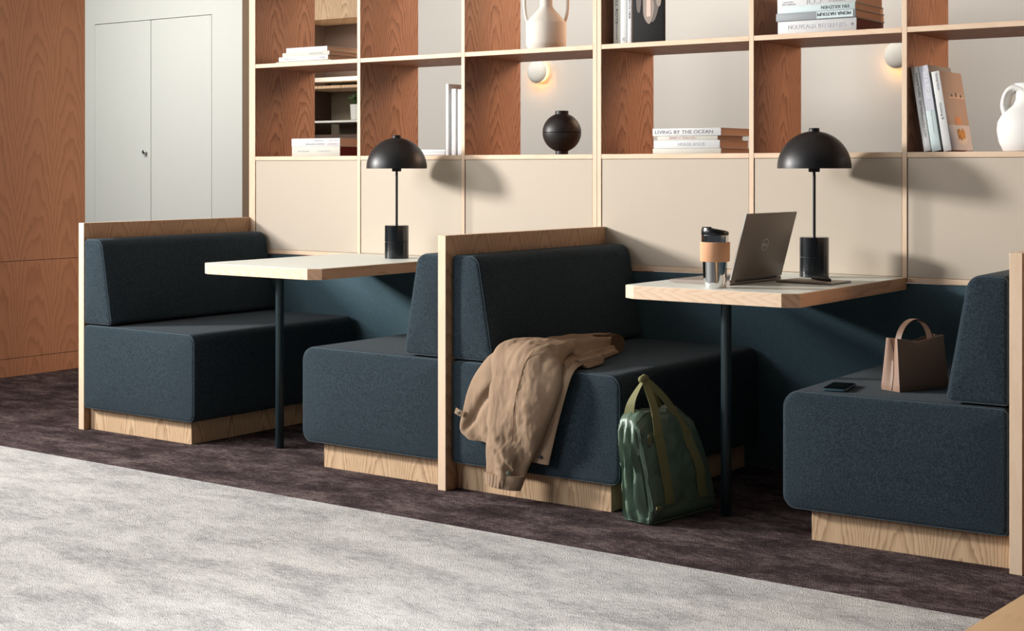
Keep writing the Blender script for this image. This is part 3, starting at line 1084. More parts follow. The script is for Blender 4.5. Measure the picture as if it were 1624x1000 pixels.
def jacket():
    root = empty('jacket', (-3.0, 4.25, 0.4655))
    off = Vector(root.location)

    def R(pts):
        return [tuple(Vector(p) - off) for p in pts]
    mj = M['jacket']
    # back of the jacket: lies along the seat, falls over the front edge
    bl = [(-3.085, 4.86, 0.500), (-3.13, 4.62, 0.515), (-3.135, 4.42, 0.520), (-3.140, 4.30, 0.515), (-3.175, 4.232, 0.490), (-3.222, 4.222, 0.440),
          (-3.262, 4.222, 0.370), (-3.285, 4.222, 0.290), (-3.292, 4.222, 0.232), (-3.262, 4.222, 0.205)]
    br = [(-2.99, 4.72, 0.474), (-2.945, 4.56, 0.476), (-2.905, 4.42, 0.476), (-2.862, 4.30, 0.476), (-2.838, 4.236, 0.462), (-2.848, 4.226, 0.420),
          (-2.95, 4.224, 0.345), (-3.02, 4.224, 0.270), (-3.08, 4.224, 0.215), (-3.12, 4.224, 0.190)]

    def fold(s, t):
        # deep diagonal fold on the left side
        if s < 0.42:
            return 0.010 * math.sin(11 * t + 6 * s)
        return 0.012 * math.sin(9 * t - 14 * s + 1.5) - 0.026 * math.exp(-((t - 0.30 + (s - 0.7) * 0.9) / 0.07) ** 2) * math.sin(math.pi * min(1, (s - 0.42) / 0.5)) ** 0.5
    cloth_piece('jacket_back', R(bl), R(br), lambda s: 0.040 - 0.016 * s, root, mj, 90, 48, 0.008, 1.3, power=0.4, ripple=fold)
    # placket strip with the snaps
    pl = [(-2.960, 4.40, 0.486), (-2.935, 4.26, 0.484), (-2.930, 4.222, 0.450), (-2.936, 4.218, 0.36), (-2.962, 4.218, 0.26), (-2.992, 4.218, 0.150)]
    pr_ = [(-2.872, 4.40, 0.478), (-2.828, 4.27, 0.478), (-2.822, 4.222, 0.452), (-2.845, 4.217, 0.38), (-2.880, 4.217, 0.265), (-2.912, 4.217, 0.146)]
    p = cloth_piece('front_placket', R(pl), R(pr_), 0.006, root, mj, 40, 12, 0.003, 4.0, ripple=lambda s, t: -0.004 * math.exp(-((t - 0.45) / 0.05) ** 2), power=0.3)
    for k, q in enumerate([(-2.908, 4.207, 0.320), (-2.940, 4.207, 0.172)]):
        b = bmesh.new()
        lathe(b, [(0.0068, 0), (0.0068, 0.0015), (0.0045, 0.0022), (0.0040, 0.0010)], seg=20)
        s_ = link_mesh('snap_button', b, M['ink_dark'], p)
        s_.rotation_euler = (math.pi / 2, 0, 0)
        s_.location = Vector(q) - off
    # sleeve hanging in front
    sl = [(-3.120, 4.340, 0.530), (-3.140, 4.262, 0.536), (-3.148, 4.216, 0.500), (-3.150, 4.206, 0.420), (-3.154, 4.203, 0.335), (-3.160, 4.203, 0.235), (-3.166, 4.203, 0.170), (-3.163, 4.203, 0.110), (-3.158, 4.203, 0.064)]
    sr = [(-2.925, 4.420, 0.522), (-2.895, 4.300, 0.506), (-2.860, 4.222, 0.484), (-2.852, 4.206, 0.425), (-2.872, 4.202, 0.355), (-2.912, 4.200, 0.265), (-2.950, 4.200, 0.190), (-2.985, 4.200, 0.125), (-3.014, 4.200, 0.054)]

    def sfold(s, t):
        r = 0.010 * math.sin(t * 8 + 3 * math.sin(5 * s)) * (0.4 + s)
        # pull creases at the elbow
        r += 0.010 * math.exp(-((s - 0.72 - 0.35 * (t - 0.45)) / 0.035) ** 2) * (t < 0.75) - 0.012 * math.exp(-((s - 0.78 - 0.40 * (t - 0.45)) / 0.03) ** 2) * (t < 0.75)
        if s > 0.93:
            r += 0.0012 * math.sin(t * 60)
        return r
    sv = cloth_piece('sleeve', R(sl), R(sr), lambda s: 0.030 + 0.012 * math.sin(math.pi * s), root, mj, 110, 60, 0.008, 7.7, power=0.5, ripple=sfold, wscale=(19, 12, 13))
    cl = [(-3.166, 4.196, 0.098), (-3.164, 4.196, 0.078), (-3.162, 4.196, 0.058)]
    cr = [(-2.990, 4.194, 0.103), (-3.000, 4.194, 0.076), (-3.012, 4.194, 0.050)]
    cf = cloth_piece('cuff', R(cl), R(cr), 0.034, root, mj, 10, 60, 0.002, 2.0, power=0.5, ripple=lambda s, t: 0.0014 * math.sin(t * 62) * (t < 0.62))
    b = bmesh.new()
    lathe(b, [(0.0085, 0), (0.0085, 0.002), (0.005, 0.003), (0.001, 0.003)], seg=20)
    s_ = link_mesh('cuff_snap', b, M['snap'], cf)
    s_.rotation_euler = (math.pi / 2 - 0.15, 0, 0.3)
    s_.location = Vector((-3.038, 4.159, 0.112)) - off
    # seam along the sleeve, laid on the cloth
    me = sv.data
    grid = {}
    best = []
    tgt = [(-2.955, 0.535), (-2.975, 0.49), (-2.99, 0.44), (-3.004, 0.38), (-3.016, 0.33), (-3.025, 0.27), (-3.03, 0.225)]
    pts = []
    for i in range(31):
        k = min(int(i / 5), 5); u = i / 5 - k
        tx = tgt[k][0] * (1 - u) + tgt[k + 1][0] * u
        tz = tgt[k][1] * (1 - u) + tgt[k + 1][1] * u
        cand = [v.co for v in me.vertices if abs(v.co.x + off.x - tx) < 0.008 and abs(v.co.z + off.z - tz) < 0.009]
        if cand:
            q = min(cand, key=lambda c: c.y)
            pts.append((tx - off.x, q.y - 0.0004, tz - off.z))
    if len(pts) > 3:
        ys = [p[1] for p in pts]
        sm = [sum(ys[max(0, i - 1):i + 2]) / len(ys[max(0, i - 1):i + 2]) for i in range(len(ys))]
        pts = [(p[0], min(y_, p[1]), p[2]) for p, y_ in zip(pts, sm)]
        b = bmesh.new(); tube(b, pts, 0.0013, 6)
        link_mesh('sleeve_seam', b, M['jacket_stitch'], sv)
    # collar roll at the back of the seat
    col_pts = [(-3.09, 4.70, 0.500), (-3.055, 4.73, 0.505), (-3.02, 4.765, 0.505), (-2.995, 4.79, 0.500)]
    b = bmesh.new()
    C = catmull(R(col_pts), 16)
    rings = []
    for i, c in enumerate(C):
        s = i / 16
        ring = []
        for k in range(28):
            a = 2 * math.pi * k / 28
            rx, rz = 0.034 + 0.006 * math.sin(3 * s), 0.026 + 0.008 * s
            nn = noise.noise(Vector((a * 1.1, s * 4, 3.3))) * 0.006
            ring.append(b.verts.new(c + Vector((-0.62, -0.75, 0)) * math.cos(a) * (rx + nn) * -1 * 0.9 + Vector((0, 0, 1)) * math.sin(a) * (rz + nn)))
        rings.append(ring)
    for a_, c_ in zip(rings, rings[1:]):
        for k in range(28):
            b.faces.new((a_[k], a_[(k + 1) % 28], c_[(k + 1) % 28], c_[k]))
    bmesh.ops.solidify(b, geom=list(b.faces), thickness=0.004)
    link_mesh('collar', b, M['jacket'], root, auto=70)
    # second layer of folds lying on the seat
    fl = [(-3.05, 4.80, 0.478), (-3.0, 4.62, 0.482), (-2.97, 4.45, 0.482), (-2.94, 4.32, 0.480)]
    fr = [(-2.960, 4.74, 0.470), (-2.915, 4.58, 0.470), (-2.850, 4.46, 0.470), (-2.822, 4.33, 0.470)]
    cloth_piece('front_facing', R(fl), R(fr), 0.016, root, mj, 40, 24, 0.008, 12.0, power=0.4, ripple=lambda s, t: 0.006 * math.sin(t * 14 + s * 5))
    # snap tab on the hem
    b = bmesh.new()
    add_box(b, -0.016, 0.016, -0.0015, 0.0015, -0.011, 0.011, 0, 0.001)
    t_ = link_mesh('hem_tab', b, mj, root)
    t_.location = Vector((-3.283, 4.196, 0.293)) - off
    t_.rotation_euler = (0, 0.35, 0)
    b = bmesh.new(); lathe(b, [(0.006, 0), (0.006, 0.002), (0.003, 0.003)], seg=16)
    s_ = link_mesh('tab_snap', b, M['snap'], t_)
    s_.rotation_euler = (math.pi / 2, 0, 0); s_.location = (0.002, -0.001, 0)
    tag(root, 'brown cotton jacket draped over the front edge of the bench', 'jacket')


jacket()


# ------------------------------------------------------------------ green bag
def green_bag():
    O = Vector((-2.555, 4.190, 0))
    root = empty('carryall_bag', O)
    l = Vector((0.150, 0.989, 0)); t = Vector((0.989, -0.150, 0))
    Lb, Hb = 0.365, 0.352

    def P(u, w, h, wr=True):
        """u 0..1 near to far, w -1..1 back to front, h 0..1 height"""
        lean = -0.046 * h ** 1.3
        half = 0.062 - 0.020 * h
        # rounded outline seen from the side
        top = 1.0 - 0.16 * max(0, (u - 0.45) / 0.55) ** 2.2 - 0.13 * max(0, (0.26 - u) / 0.26) ** 2
        z = h * Hb * top
        uu = (0.02 * h + u * (1 - 0.02 * h - 0.13 * h ** 2.5))
        rad = (1 - abs(w) ** 4 * 0.0)
        p = l * (uu * Lb) + t * (lean + w * half)
        p.z = z
        return p
    b = bmesh.new()
    NU, NW, NH = 44, 16, 44
    grid = {}

    def vert(i, j, k):
        key = (i, j, k)
        if key in grid:
            return grid[key]
        u, w, h = i / NU, 2 * j / NW - 1, k / NH
        p = P(u, w, h)
        # round the block's edges
        c = P(0.5, 0, 0.5)
        e = [abs(2 * u - 1), abs(w), abs(2 * h - 1)]
        s = sorted(e)[1]
        pull = max(0, s - 0.84) / 0.16
        ctr = P(0.5 + (u - 0.5) * 0.93, w * 0.72, 0.5 + (h - 0.5) * 0.94)
        p = p.lerp(ctr, 0.62 * pull ** 2)
        # creases
        q = Vector((p.x * 10, p.y * 9, p.z * 7))
        if i == 0:      # gusset facing the aisle: vertical folds
            wgt = (1 - abs(w) ** 6)
            f = 0.013 * math.sin(w * 8.5 + 1.3 * math.sin(h * 4.5) + 0.6) + 0.004 * math.sin(w * 17 + 4 * h)
            f += 0.010 * noise.noise(Vector((w * 2.5, h * 5, 2.0)))
            p = p + l * (f * wgt * min(1, 5 * (1 - h) + 0.3) * min(1, 8 * h + 0.1)) + l * 0.004
        elif j in (0, NW):
            f = 0.010 * noise.noise(Vector((u * 4.5, h * 3.5, 1.0 + j))) + 0.004 * (1 - 2 * abs(noise.noise(Vector((u * 6 + h * 5, h * 9 - u * 4, 4.0)))))
            f += 0.003 * math.exp(-(u / 0.07) ** 2) * math.sin(h * 40 + 3 * math.sin(9 * h))
            f *= min(1, 6 * h)
            p = p + t * (f + 0.012 * math.sin(math.pi * u) * math.sin(math.pi * h)) * (1 if j else -1)
        elif k == NH:
            p = p + Vector((0, 0, 1)) * (0.014 * math.sin(u * 9 + 1) * (1 - w * w) + 0.008 * noise.noise(Vector((u * 8, w * 3, 8))))
        grid[key] = b.verts.new(p)
        return grid[key]

    def quad(a, c, d, e):
        b.faces.new((vert(*a), vert(*c), vert(*d), vert(*e)))
    for j in range(NW):
        for k in range(NH):
            quad((0, j, k), (0, j + 1, k), (0, j + 1, k + 1), (0, j, k + 1))
            quad((NU, j, k), (NU, j, k + 1), (NU, j + 1, k + 1), (NU, j + 1, k))
    for i in range(NU):
        for k in range(NH):
            quad((i, NW, k), (i + 1, NW, k), (i + 1, NW, k + 1), (i, NW, k + 1))
            quad((i, 0, k), (i, 0, k + 1), (i + 1, 0, k + 1), (i + 1, 0, k))
        for j in range(NW):
            quad((i, j, NH), (i, j + 1, NH), (i + 1, j + 1, NH), (i + 1, j, NH))
            quad((i, j, 0), (i + 1, j, 0), (i + 1, j + 1, 0), (i, j + 1, 0))
    mn = min(v.co.z for v in b.verts)
    for v in b.verts:
        v.co.z = max(v.co.z, 0.0) + 0.0025
    body = link_mesh('bag_body', b, M['nylon'], root, auto=80)
    # piping round the front panel and seam above the base
    def F(u, h, off=0.004):
        p = P(u, 1, h)
        g = 0.012 * math.sin(math.pi * u) * math.sin(math.pi * h) + 0.010 * noise.noise(Vector((u * 4.5, h * 3.5, 1.0 + NW))) * min(1, 6 * h) + 0.004 * (1 - 2 * abs(noise.noise(Vector((u * 6 + h * 5, h * 9 - u * 4, 4.0))))) * min(1, 6 * h)
        return p + t * (g + off) + Vector((0, 0, 0.0025))
    b = bmesh.new()
    tube(b, [F(0.045, 0.14 + 0.80 * k / 20, 0.000) for k in range(21)] + [F(0.06 + 0.85 * k / 20, 0.955, -0.004) for k in range(21)], 0.0022, 8)
    tube(b, [F(0.03 + 0.95 * k / 24, 0.15, 0.0) for k in range(25)], 0.0016, 8)
    link_mesh('piping', b, M['nylon'], body)
    # webbing on the front panel
    for name, u0, u1 in (('front_webbing', 0.24, 0.31), ('front_webbing', 0.71, 0.80)):
        b = bmesh.new()
        pts = [F(u0 + (u1 - u0) * (1 - k / 16) * 0.6, 0.16 + 0.66 * k / 16, 0.0045) for k in range(17)]
        ribbon(b, pts, [l * 0.045] * 17, [t] * 17, 0.0022)
        wb = link_mesh(name, b, M['webbing'], root)
        top = pts[-1]
        for s in (-1, 1):
            b = bmesh.new()
            lathe(b, [(0.0033, 0), (0.0033, 0.001), (0.0016, 0.002)], seg=14)
            rv = link_mesh('rivet', b, M['rivet'], wb)
            rv.rotation_euler = (0, math.pi / 2, -0.15)
            rv.location = top + l * (s * 0.0125) + t * 0.0013 - Vector((0, 0, 0.006))
    # handles meet in a wrap above the bag
    knot = Vector((-2.586, 4.300, 0.456)) - O
    def strap(name, a, mid, width0, width1, nrm):
        C = catmull([a, mid, knot], 20)
        ws = []
        ns = []
        for i in range(21):
            s = i / 20
            ws.append(Vector(width0).lerp(Vector(width1), s))
            ns.append(Vector(nrm))
        b = bmesh.new()
        ribbon(b, C, ws, ns, 0.0028)
        return link_mesh(name, b, M['webbing'], root)
    a1, a2 = F(0.24 + 0.0, 0.80, 0.007), F(0.715, 0.80, 0.007)
    strap('handle', a1, a1.lerp(knot, 0.5) + t * 0.012, l * 0.043, l * 0.024 + Vector((0, 0, 0.014)), t)
    strap('handle', a2, a2.lerp(knot, 0.55) + t * 0.010 + Vector((0, 0, 0.012)), l * 0.040, Vector((0, 0, 0.028)) + l * 0.006, t)
    a3 = P(0.10, -0.4, 0.93) + Vector((0, 0, 0.01))
    strap('handle', a3, a3.lerp(knot, 0.5) - l * 0.022, Vector((0.040, 0.006, 0)), Vector((0.020, 0, 0.018)), (0, -1, 0.3))
    a4 = P(0.72, -0.6, 0.97)
    strap('handle', a4, a4.lerp(knot, 0.5), Vector((0.004, 0.02, 0.014)), Vector((0.0, 0.0, 0.020)), t)
    b = bmesh.new()
    C = [knot + Vector((0.0, 0.0, 0.004)) + (l * (-0.022 + 0.044 * k / 8)) + Vector((0, 0, -0.010 * abs(k / 4 - 1) ** 1.5)) for k in range(9)]
    tube(b, C, [0.006, 0.0095, 0.011, 0.010, 0.0115, 0.010, 0.011, 0.009, 0.006], 14)
    link_mesh('handle_wrap', b, M['webbing'], root)
    # D ring and zip pull
    b = bmesh.new(); 
    q = F(0.085, 0.155, 0.013)
    tube(b, [q + l * (0.014 * math.cos(a)) + Vector((0, 0, -0.020 * max(0, math.sin(a)) )) for a in [2 * math.pi * k / 20 for k in range(20)]], 0.0018, 8, closed=True)
    dr = link_mesh('d_ring', b, M['ink_dark'], root)
    b = bmesh.new()
    ribbon(b, [q + Vector((0, 0, 0.010)), q - Vector((0, 0, 0.004))], [l * 0.024] * 2, [t] * 2, 0.004)
    link_mesh('ring_loop', b, M['webbing'], dr)
    b = bmesh.new()
    q = F(0.11, 0.78, 0.012)
    tube(b, [q + l * (0.009 * math.cos(a)) + Vector((0, 0, 0.018 * math.sin(a))) for a in [2 * math.pi * k / 20 for k in range(20)]], 0.0018, 8, closed=True)
    zp = link_mesh('strap_clip', b, M['ink_dark'], root)
    b = bmesh.new()
    ribbon(b, [q + Vector((0, 0, 0.022)), q - Vector((0, 0, 0.010))], [l * 0.014] * 2, [t] * 2, 0.004)
    link_mesh('clip_loop', b, M['webbing'], zp)
    tag(root, 'dark green nylon carryall with olive webbing handles, on the floor against the bench', 'bag')


green_bag()


# ------------------------------------------------------------------ books
def book(loc, L, D, T, label, cover, group, pages=None, rot=(0, 0, 0), texts=(), soft=False, front=None):
    """lies flat: spine faces -y along x, pages behind. texts: (string, size, x centre 0..1, material, upside_down, z offset, width)"""
    root = empty('book', loc, rot)
    c = 0.0022 if not soft else 0.0008
    o = 0.003 if not soft else 0.0
    mats = [cover, front] if front else [cover]
    b = bmesh.new()
    add_box(b, 0, L, 0, D, 0, c, 0, 0.0004)
    add_box(b, 0, L, 0, D, T - c, T, 1 if front else 0, 0.0004)
    add_box(b, 0, L, -0.0005, c * 1.2, 0.0003, T - 0.0003, 0, 0.0006)
    link_mesh('book_cover', b, mats, root)
    b = bmesh.new()
    add_box(b, o, L - o, c, D - o, c, T - c, 0, 0)
    link_mesh('page_block', b, pages or M['paper'], root, smooth=False)
    for tx in texts:
        s, size, fx, mt, flip, dz, w = tx
        r = (math.pi / 2, math.pi if flip else 0, 0)
        text_mesh('spine_lettering', s, size, mt, root, (L * fx, -0.0011, T / 2 + dz), r, width=w)
    tag(root, label, 'book', group)
    return root


G1 = 'pale books stacked on the upper left shelf'
ZB, ZL = 1.6672, 1.2122
book((-5.306, 5.325, ZB), 0.365, 0.30, 0.007, 'thin cream book at the bottom of the upper left shelf pile', M['book_cream'], G1, soft=True)
book((-5.284, 5.322, ZB + 0.0072), 0.328, 0.27, 0.0225, 'white book in the upper left pile with a small grey box printed on its spine', M['book_white'], G1,
     texts=[('LIVING SPACES', 0.009, 0.25, M['ink_pale'], False, 0, 0.09), ('HOME', 0.012, 0.88, M['ink_pale'], False, 0, 0.04)])
book((-5.262, 5.325, ZB + 0.0299), 0.312, 0.27, 0.0195, 'greige book second from the top of the upper left pile', M['book_cream'], G1,
     texts=[('ARCHITECTURE', 0.010, 0.72, M['ink_pale'], False, 0, 0.09)])
book((-5.241, 5.330, ZB + 0.0496), 0.272, 0.26, 0.0235, 'plain white book on top of the upper left pile', M['book_white'], G1)
G2 = 'pair of thick books under the upper left shelf'
book((-5.188, 5.315, ZL), 0.315, 0.26, 0.0465, 'pale grey thick book with dark red page edges', M['book_cream'], G2, pages=M['book_red'],
     texts=[('INTERIORS', 0.010, 0.25, M['ink_pale'], False, 0, 0.075), ('COLLECTION', 0.010, 0.66, M['ink_pale'], False, 0, 0.085)])
book((-5.190, 5.315, ZL + 0.0467), 0.317, 0.26, 0.0385, 'thick white book with lilac spine print lying on the red edged one', M['book_white'], G2,
     texts=[('AGENDA', 0.0095, 0.57, M['ink'], True, 0.008, 0.066), ('SOLEDAD MARTINEZ', 0.009, 0.49, M['ink'], True, -0.008, 0.125),
            ('PAL REAL', 0.009, 0.86, M['ink_pink'], True, 0.008, 0.055), ('MOMOKUMT', 0.009, 0.85, M['ink_pink'], True, -0.008, 0.066)])
G3 = 'white books standing at the end of the second bay'
for x, T, H_, lab in ((-4.233, 0.0155, 0.320, 'tallest of the three white upright books behind the left lamp'),
                      (-4.2, 0.0235, 0.297, 'middle one of the three white upright books behind the left lamp'),
                      (-4.166, 0.0420, 0.294, 'thickest of the three white upright books, against the shelf upright')):
    book((x, 5.318, ZL + H_), H_, 0.21, T, lab, M['book_white'], G3, rot=(0, math.pi / 2, 0))
# low pad of paper
root = empty('paper_pad', (-4.455, 5.33, ZL))
b = bmesh.new(); add_box(b, 0, 0.205, 0, 0.26, 0.0005, 0.014, 0, 0.002)
link_mesh('lower_pad', b, M['book_white'], root)
b = bmesh.new(); add_box(b, 0.012, 0.200, 0.01, 0.25, 0.0142, 0.0265, 0, 0.003)
link_mesh('upper_pad', b, M['book_white'], root)
tag(root, 'low pile of white paper pads lying behind the left lamp shade', 'paper pad')

# bay four, upper shelf
G4 = 'books standing on the upper shelf behind the divider'
book((-3.352, 5.33, ZB + 0.28), 0.28, 0.20, 0.0315, 'cream upright book with black spine lettering, nearest the shelf upright', M['book_cream'], G4, rot=(0, math.pi / 2, 0),
     texts=[('RUSSELL ROYS', 0.018, 0.40, M['ink_dark'], False, 0, 0.16), ('GLENDALE PRESS', 0.008, 0.80, M['ink'], False, 0, 0.07)])
book((-3.3185, 5.33, ZB + 0.285), 0.285, 0.20, 0.031, 'pale grey upright book with a small grey emblem near its foot', M['book_white'], G4, rot=(0, math.pi / 2, 0),
     texts=[('[A]', 0.016, 0.93, M['ink'], True, 0, 0.012)])
book((-3.285, 5.33, ZB + 0.28), 0.28, 0.20, 0.020, 'thin white upright book beside the dark photo cover', M['book_white'], G4, rot=(0, math.pi / 2, 0),
     texts=[('DUE SICILIES', 0.012, 0.36, M['ink_dark'], False, 0, 0.15)])
# dark magazine shown cover first
root = empty('magazine', (-3.258, 5.327, ZB))
b = bmesh.new(); add_box(b, 0, 0.150, 0, 0.012, 0, 0.27, 0, 0.001)
link_mesh('magazine_cover', b, M['book_black'], root)
M['photo_grey'] = plain('photo_warm_grey', srgb(146, 130, 116), 0.6)
M['photo_mid'] = plain('photo_mid_grey', srgb(92, 80, 72), 0.6)
M['photo_pink'] = plain('photo_pale_pink', srgb(214, 186, 172), 0.6)


def flat_shape(name, pts, mat, parent, y=-0.0006, th=0.0004):
    b = bmesh.new()
    fr = [b.verts.new((x, y, z)) for x, z in pts]
    bk = [b.verts.new((x, y + th, z)) for x, z in pts]
    n = len(pts)
    b.faces.new(fr); b.faces.new(bk[::-1])
    for k in range(n):
        b.faces.new((fr[k], bk[k], bk[(k + 1) % n], fr[(k + 1) % n]))
    return link_mesh(name, b, mat, parent, smooth=False)


def blob(cx, cz, rx, rz, n=28, wob=0.1, sd=0):
    return [(cx + rx * math.cos(a) * (1 + wob * math.sin(3 * a + sd)), cz + rz * math.sin(a) * (1 + wob * math.cos(2 * a + sd))) for a in [2 * math.pi * k / n for k in range(n)]]


flat_shape('cover_photo', blob(0.085, 0.165, 0.040, 0.085, sd=1), M['photo_mid'], root)
flat_shape('cover_photo', blob(0.076, 0.150, 0.026, 0.070, sd=2), M['photo_grey'], root, -0.0012)
flat_shape('cover_photo', blob(0.030, 0.170, 0.012, 0.050, sd=0.5), M['photo_mid'], root, -0.0012)
flat_shape('cover_photo', blob(0.125, 0.190, 0.014, 0.050, sd=0.2), M['photo_grey'], root, -0.0012)
text_mesh('cover_numeral', '1', 0.105, M['photo_pink'], root, (0.078, -0.0018, 0.138), width=0.020)
tag(root, 'dark photo covered magazine showing a large numeral 1', 'magazine')

# bay four, lower shelf
G5 = 'titled books stacked behind the tumbler'
book((-3.152, 5.312, ZL), 0.312, 0.25, 0.0205, 'thin off white book at the bottom of the ocean book pile', M['book_cream'], G5)
book((-3.146, 5.310, ZL + 0.0207), 0.302, 0.25, 0.0325, 'pale grey HOUSE BOOK lying third in the pile', M['book_white'], G5,
     texts=[('HOUSE BOOK', 0.0195, 0.58, M['ink_pale'], False, 0, 0.125)])
book((-3.130, 5.312, ZL + 0.0534), 0.275, 0.22, 0.0175, 'slim blush book titled SIMPLY SPACED', M['book_cream'], G5,
     texts=[('SIMPLY SPACED', 0.0125, 0.42, M['ink_pink'], False, 0, 0.125)])
book((-3.150, 5.308, ZL + 0.0711), 0.312, 0.25, 0.0305, 'white book titled LIVING BY THE OCEAN on top of its pile', M['book_white'], G5,
     texts=[('LIVING BY THE OCEAN', 0.0200, 0.46, M['ink'], False, 0, 0.265)])
# bay five, upper shelf
G6 = 'large art books stacked above the right lamp'
book((-2.600, 5.325, ZB), 0.322, 0.27, 0.051, 'thick white art book at the bottom of the pile above the right lamp', M['book_white'], G6, pages=M['pages_shade'],
     texts=[('NOUVEAUX INTERIEURS', 0.024, 0.50, M['ink_faint'], False, 0.001, 0.235), ('+', 0.03, 0.95, M['ink'], False, 0, None)])
book((-2.604, 5.318, ZB + 0.0512), 0.326, 0.28, 0.0305, 'grey art book titled MONA HATOUM, printed upside down', M['book_grey'], G6,
     texts=[('MONA HATOUM', 0.0185, 0.735, M['ink_dark'], True, 0.003, 0.135)])
bk = bpy.context.scene.objects[-1]
book((-2.600, 5.322, ZB + 0.0819), 0.318, 0.28, 0.0255, 'pale aqua art book titled YIN XIUZHEN, printed upside down', M['book_mint'], G6,
     texts=[('YIN XIUZHEN', 0.018, 0.75, M['ink_dark'], True, 0.001, 0.115)])
book((-2.602, 5.325, ZB + 0.1076), 0.322, 0.26, 0.046, 'thick white art book with outline lettering on top of the pile', M['book_white'], G6,
     texts=[('DAVID', 0.009, 0.14, M['ink_pale'], False, -0.007, 0.045), ('PATTERSON', 0.009, 0.15, M['ink_pale'], False, -0.016, 0.055),
            ('COL', 0.030, 0.46, M['ink_pale'], True, -0.008, 0.07), ('ANATSUI, EL', 0.011, 0.76, M['ink_pale'], True, -0.012, 0.07)])


# white label strip on the grey spine
b = bmesh.new(); add_box(b, -2.435, -2.288, 5.3165, 5.3178, ZB + 0.0540, ZB + 0.0800, 0, 0)
par = [o for o in COL.objects if o.get('label', '').startswith('grey art book')][0]
o = link_mesh('spine_label', b, M['book_mint'], par, smooth=False)
bpy.context.view_layer.update()
o.matrix_parent_inverse = par.matrix_world.inverted()
for o in COL.objects:
    if o.parent == par and o.name.startswith('spine_lettering'):
        o.location.y -= 0.0016

# leaning books, bay six
G7 = 'books leaning against the upright at the right'


def leaning(xb, H_, T, D_, tilt, *a, **k):
    # the foot's right edge is at xb, the head leans to the left
    tp = Vector((xb - H_ * math.sin(tilt), 5.315, ZL + 0.0005 + H_ * math.cos(tilt) + 0.0))
    return book(tuple(tp), H_, D_, T, *a, rot=(0, math.pi / 2 - tilt, 0), **k)


tl = math.radians(9.2)
leaning(-2.0135, 0.312, 0.0265, 0.20, tl, 'white paperback with thin black spine lettering, leftmost of the leaning books', M['book_white'], G7,
        texts=[('Industrial Facility', 0.0125, 0.22, M['ink_dark'], False, 0.004, 0.088), ('Sam Hecht and Kim Colin', 0.0125, 0.62, M['ink'], False, 0.002, 0.135)])
leaning(-1.9835, 0.314, 0.0345, 0.235, tl, 'lilac and aqua book titled BERTOIA leaning in the middle', M['book_mint'], G7, front=M['book_grey'],
        texts=[('BERTOIA', 0.020, 0.24, M['ink_white'], False, 0.002, 0.105), ('The Metalworker', 0.009, 0.66, M['ink_white'], False, 0.0, 0.085)])
M['lilac'] = plain('lilac_spine', srgb(206, 206, 216), 0.5)
M['photo_tan'] = plain('photo_tan_wall', srgb(172, 156, 146), 0.55)
M['photo_table'] = plain('photo_pale_table', srgb(196, 202, 212), 0.55)
M['chips'] = plain('golden_chips', srgb(206, 150, 66), 0.6)
bl_ = leaning(-1.9400, 0.292, 0.0300, 0.225, tl, 'book with a photo of golden chips in a bowl on its cover', M['book_white'], G7, front=M['photo_tan'],
              texts=[('Home Farm', 0.0125, 0.13, M['ink'], False, 0.002, 0.062), ('Cooking B', 0.0095, 0.50, M['ink'], False, 0.0, 0.06)])
# lilac upper part of the middle spine
par = [o for o in COL.objects if o.get('label', '').startswith('lilac and aqua')][0]
b = bmesh.new(); add_box(b, 0.0005, 0.165, -0.0011, 0.0, 0.0006, 0.034, 0, 0)
link_mesh('spine_band', b, M['lilac'], par, smooth=False)
for o in COL.objects:
    if o.parent == par and o.name.startswith('spine_lettering'):
        o.location.y -= 0.0006


# cover picture: local x runs down the cover, y across, top face z = T
def cover_patch(name, x0, x1, y0, y1, mat, z=0.0303):
    b = bmesh.new(); add_box(b, x0, x1, y0, y1, z, z + 0.0003, 0, 0)
    return link_mesh(name, b, mat, bl_, smooth=False)


cover_patch('cover_picture', 0.198, 0.290, 0.004, 0.223, M['photo_table'])
cover_patch('picture_shelf', 0.093, 0.098, 0.055, 0.220, M['photo_pink'], 0.0304)
cover_patch('picture_frame', 0.168, 0.196, 0.085, 0.145, M['cork'], 0.0304)
for q, (yy, hh) in enumerate(((0.080, 0.010), (0.105, 0.014), (0.125, 0.016), (0.150, 0.013), (0.175, 0.010), (0.195, 0.012))):
    cover_patch('picture_cup', 0.093 - hh, 0.093, yy, yy + 0.014, M['book_cream'] if q % 2 else M['photo_mid'], 0.0305)


def disc(cx, cy, rx, ry, z, mat, name):
    b = bmesh.new()
    prism_xy(b, [(cx + rx * math.cos(2 * math.pi * k / 28), cy + ry * math.sin(2 * math.pi * k / 28)) for k in range(28)], z, z + 0.0004)
    return link_mesh(name, b, mat, bl_, smooth=False)


disc(0.250, 0.128, 0.020, 0.052, 0.0307, M['book_white'], 'picture_bowl')
b = bmesh.new()
rr = random.Random(3)
for k in range(22):
    cx, cy = 0.232 + rr.uniform(-0.010, 0.012), 0.125 + rr.uniform(-0.034, 0.034)
    add_box(b, cx - 0.013, cx + 0.010, cy - 0.0045, cy + 0.0045, 0.0312, 0.0316 + 0.0001 * k, 0, 0)
link_mesh('picture_chips', b, M['chips'], bl_, smooth=False)


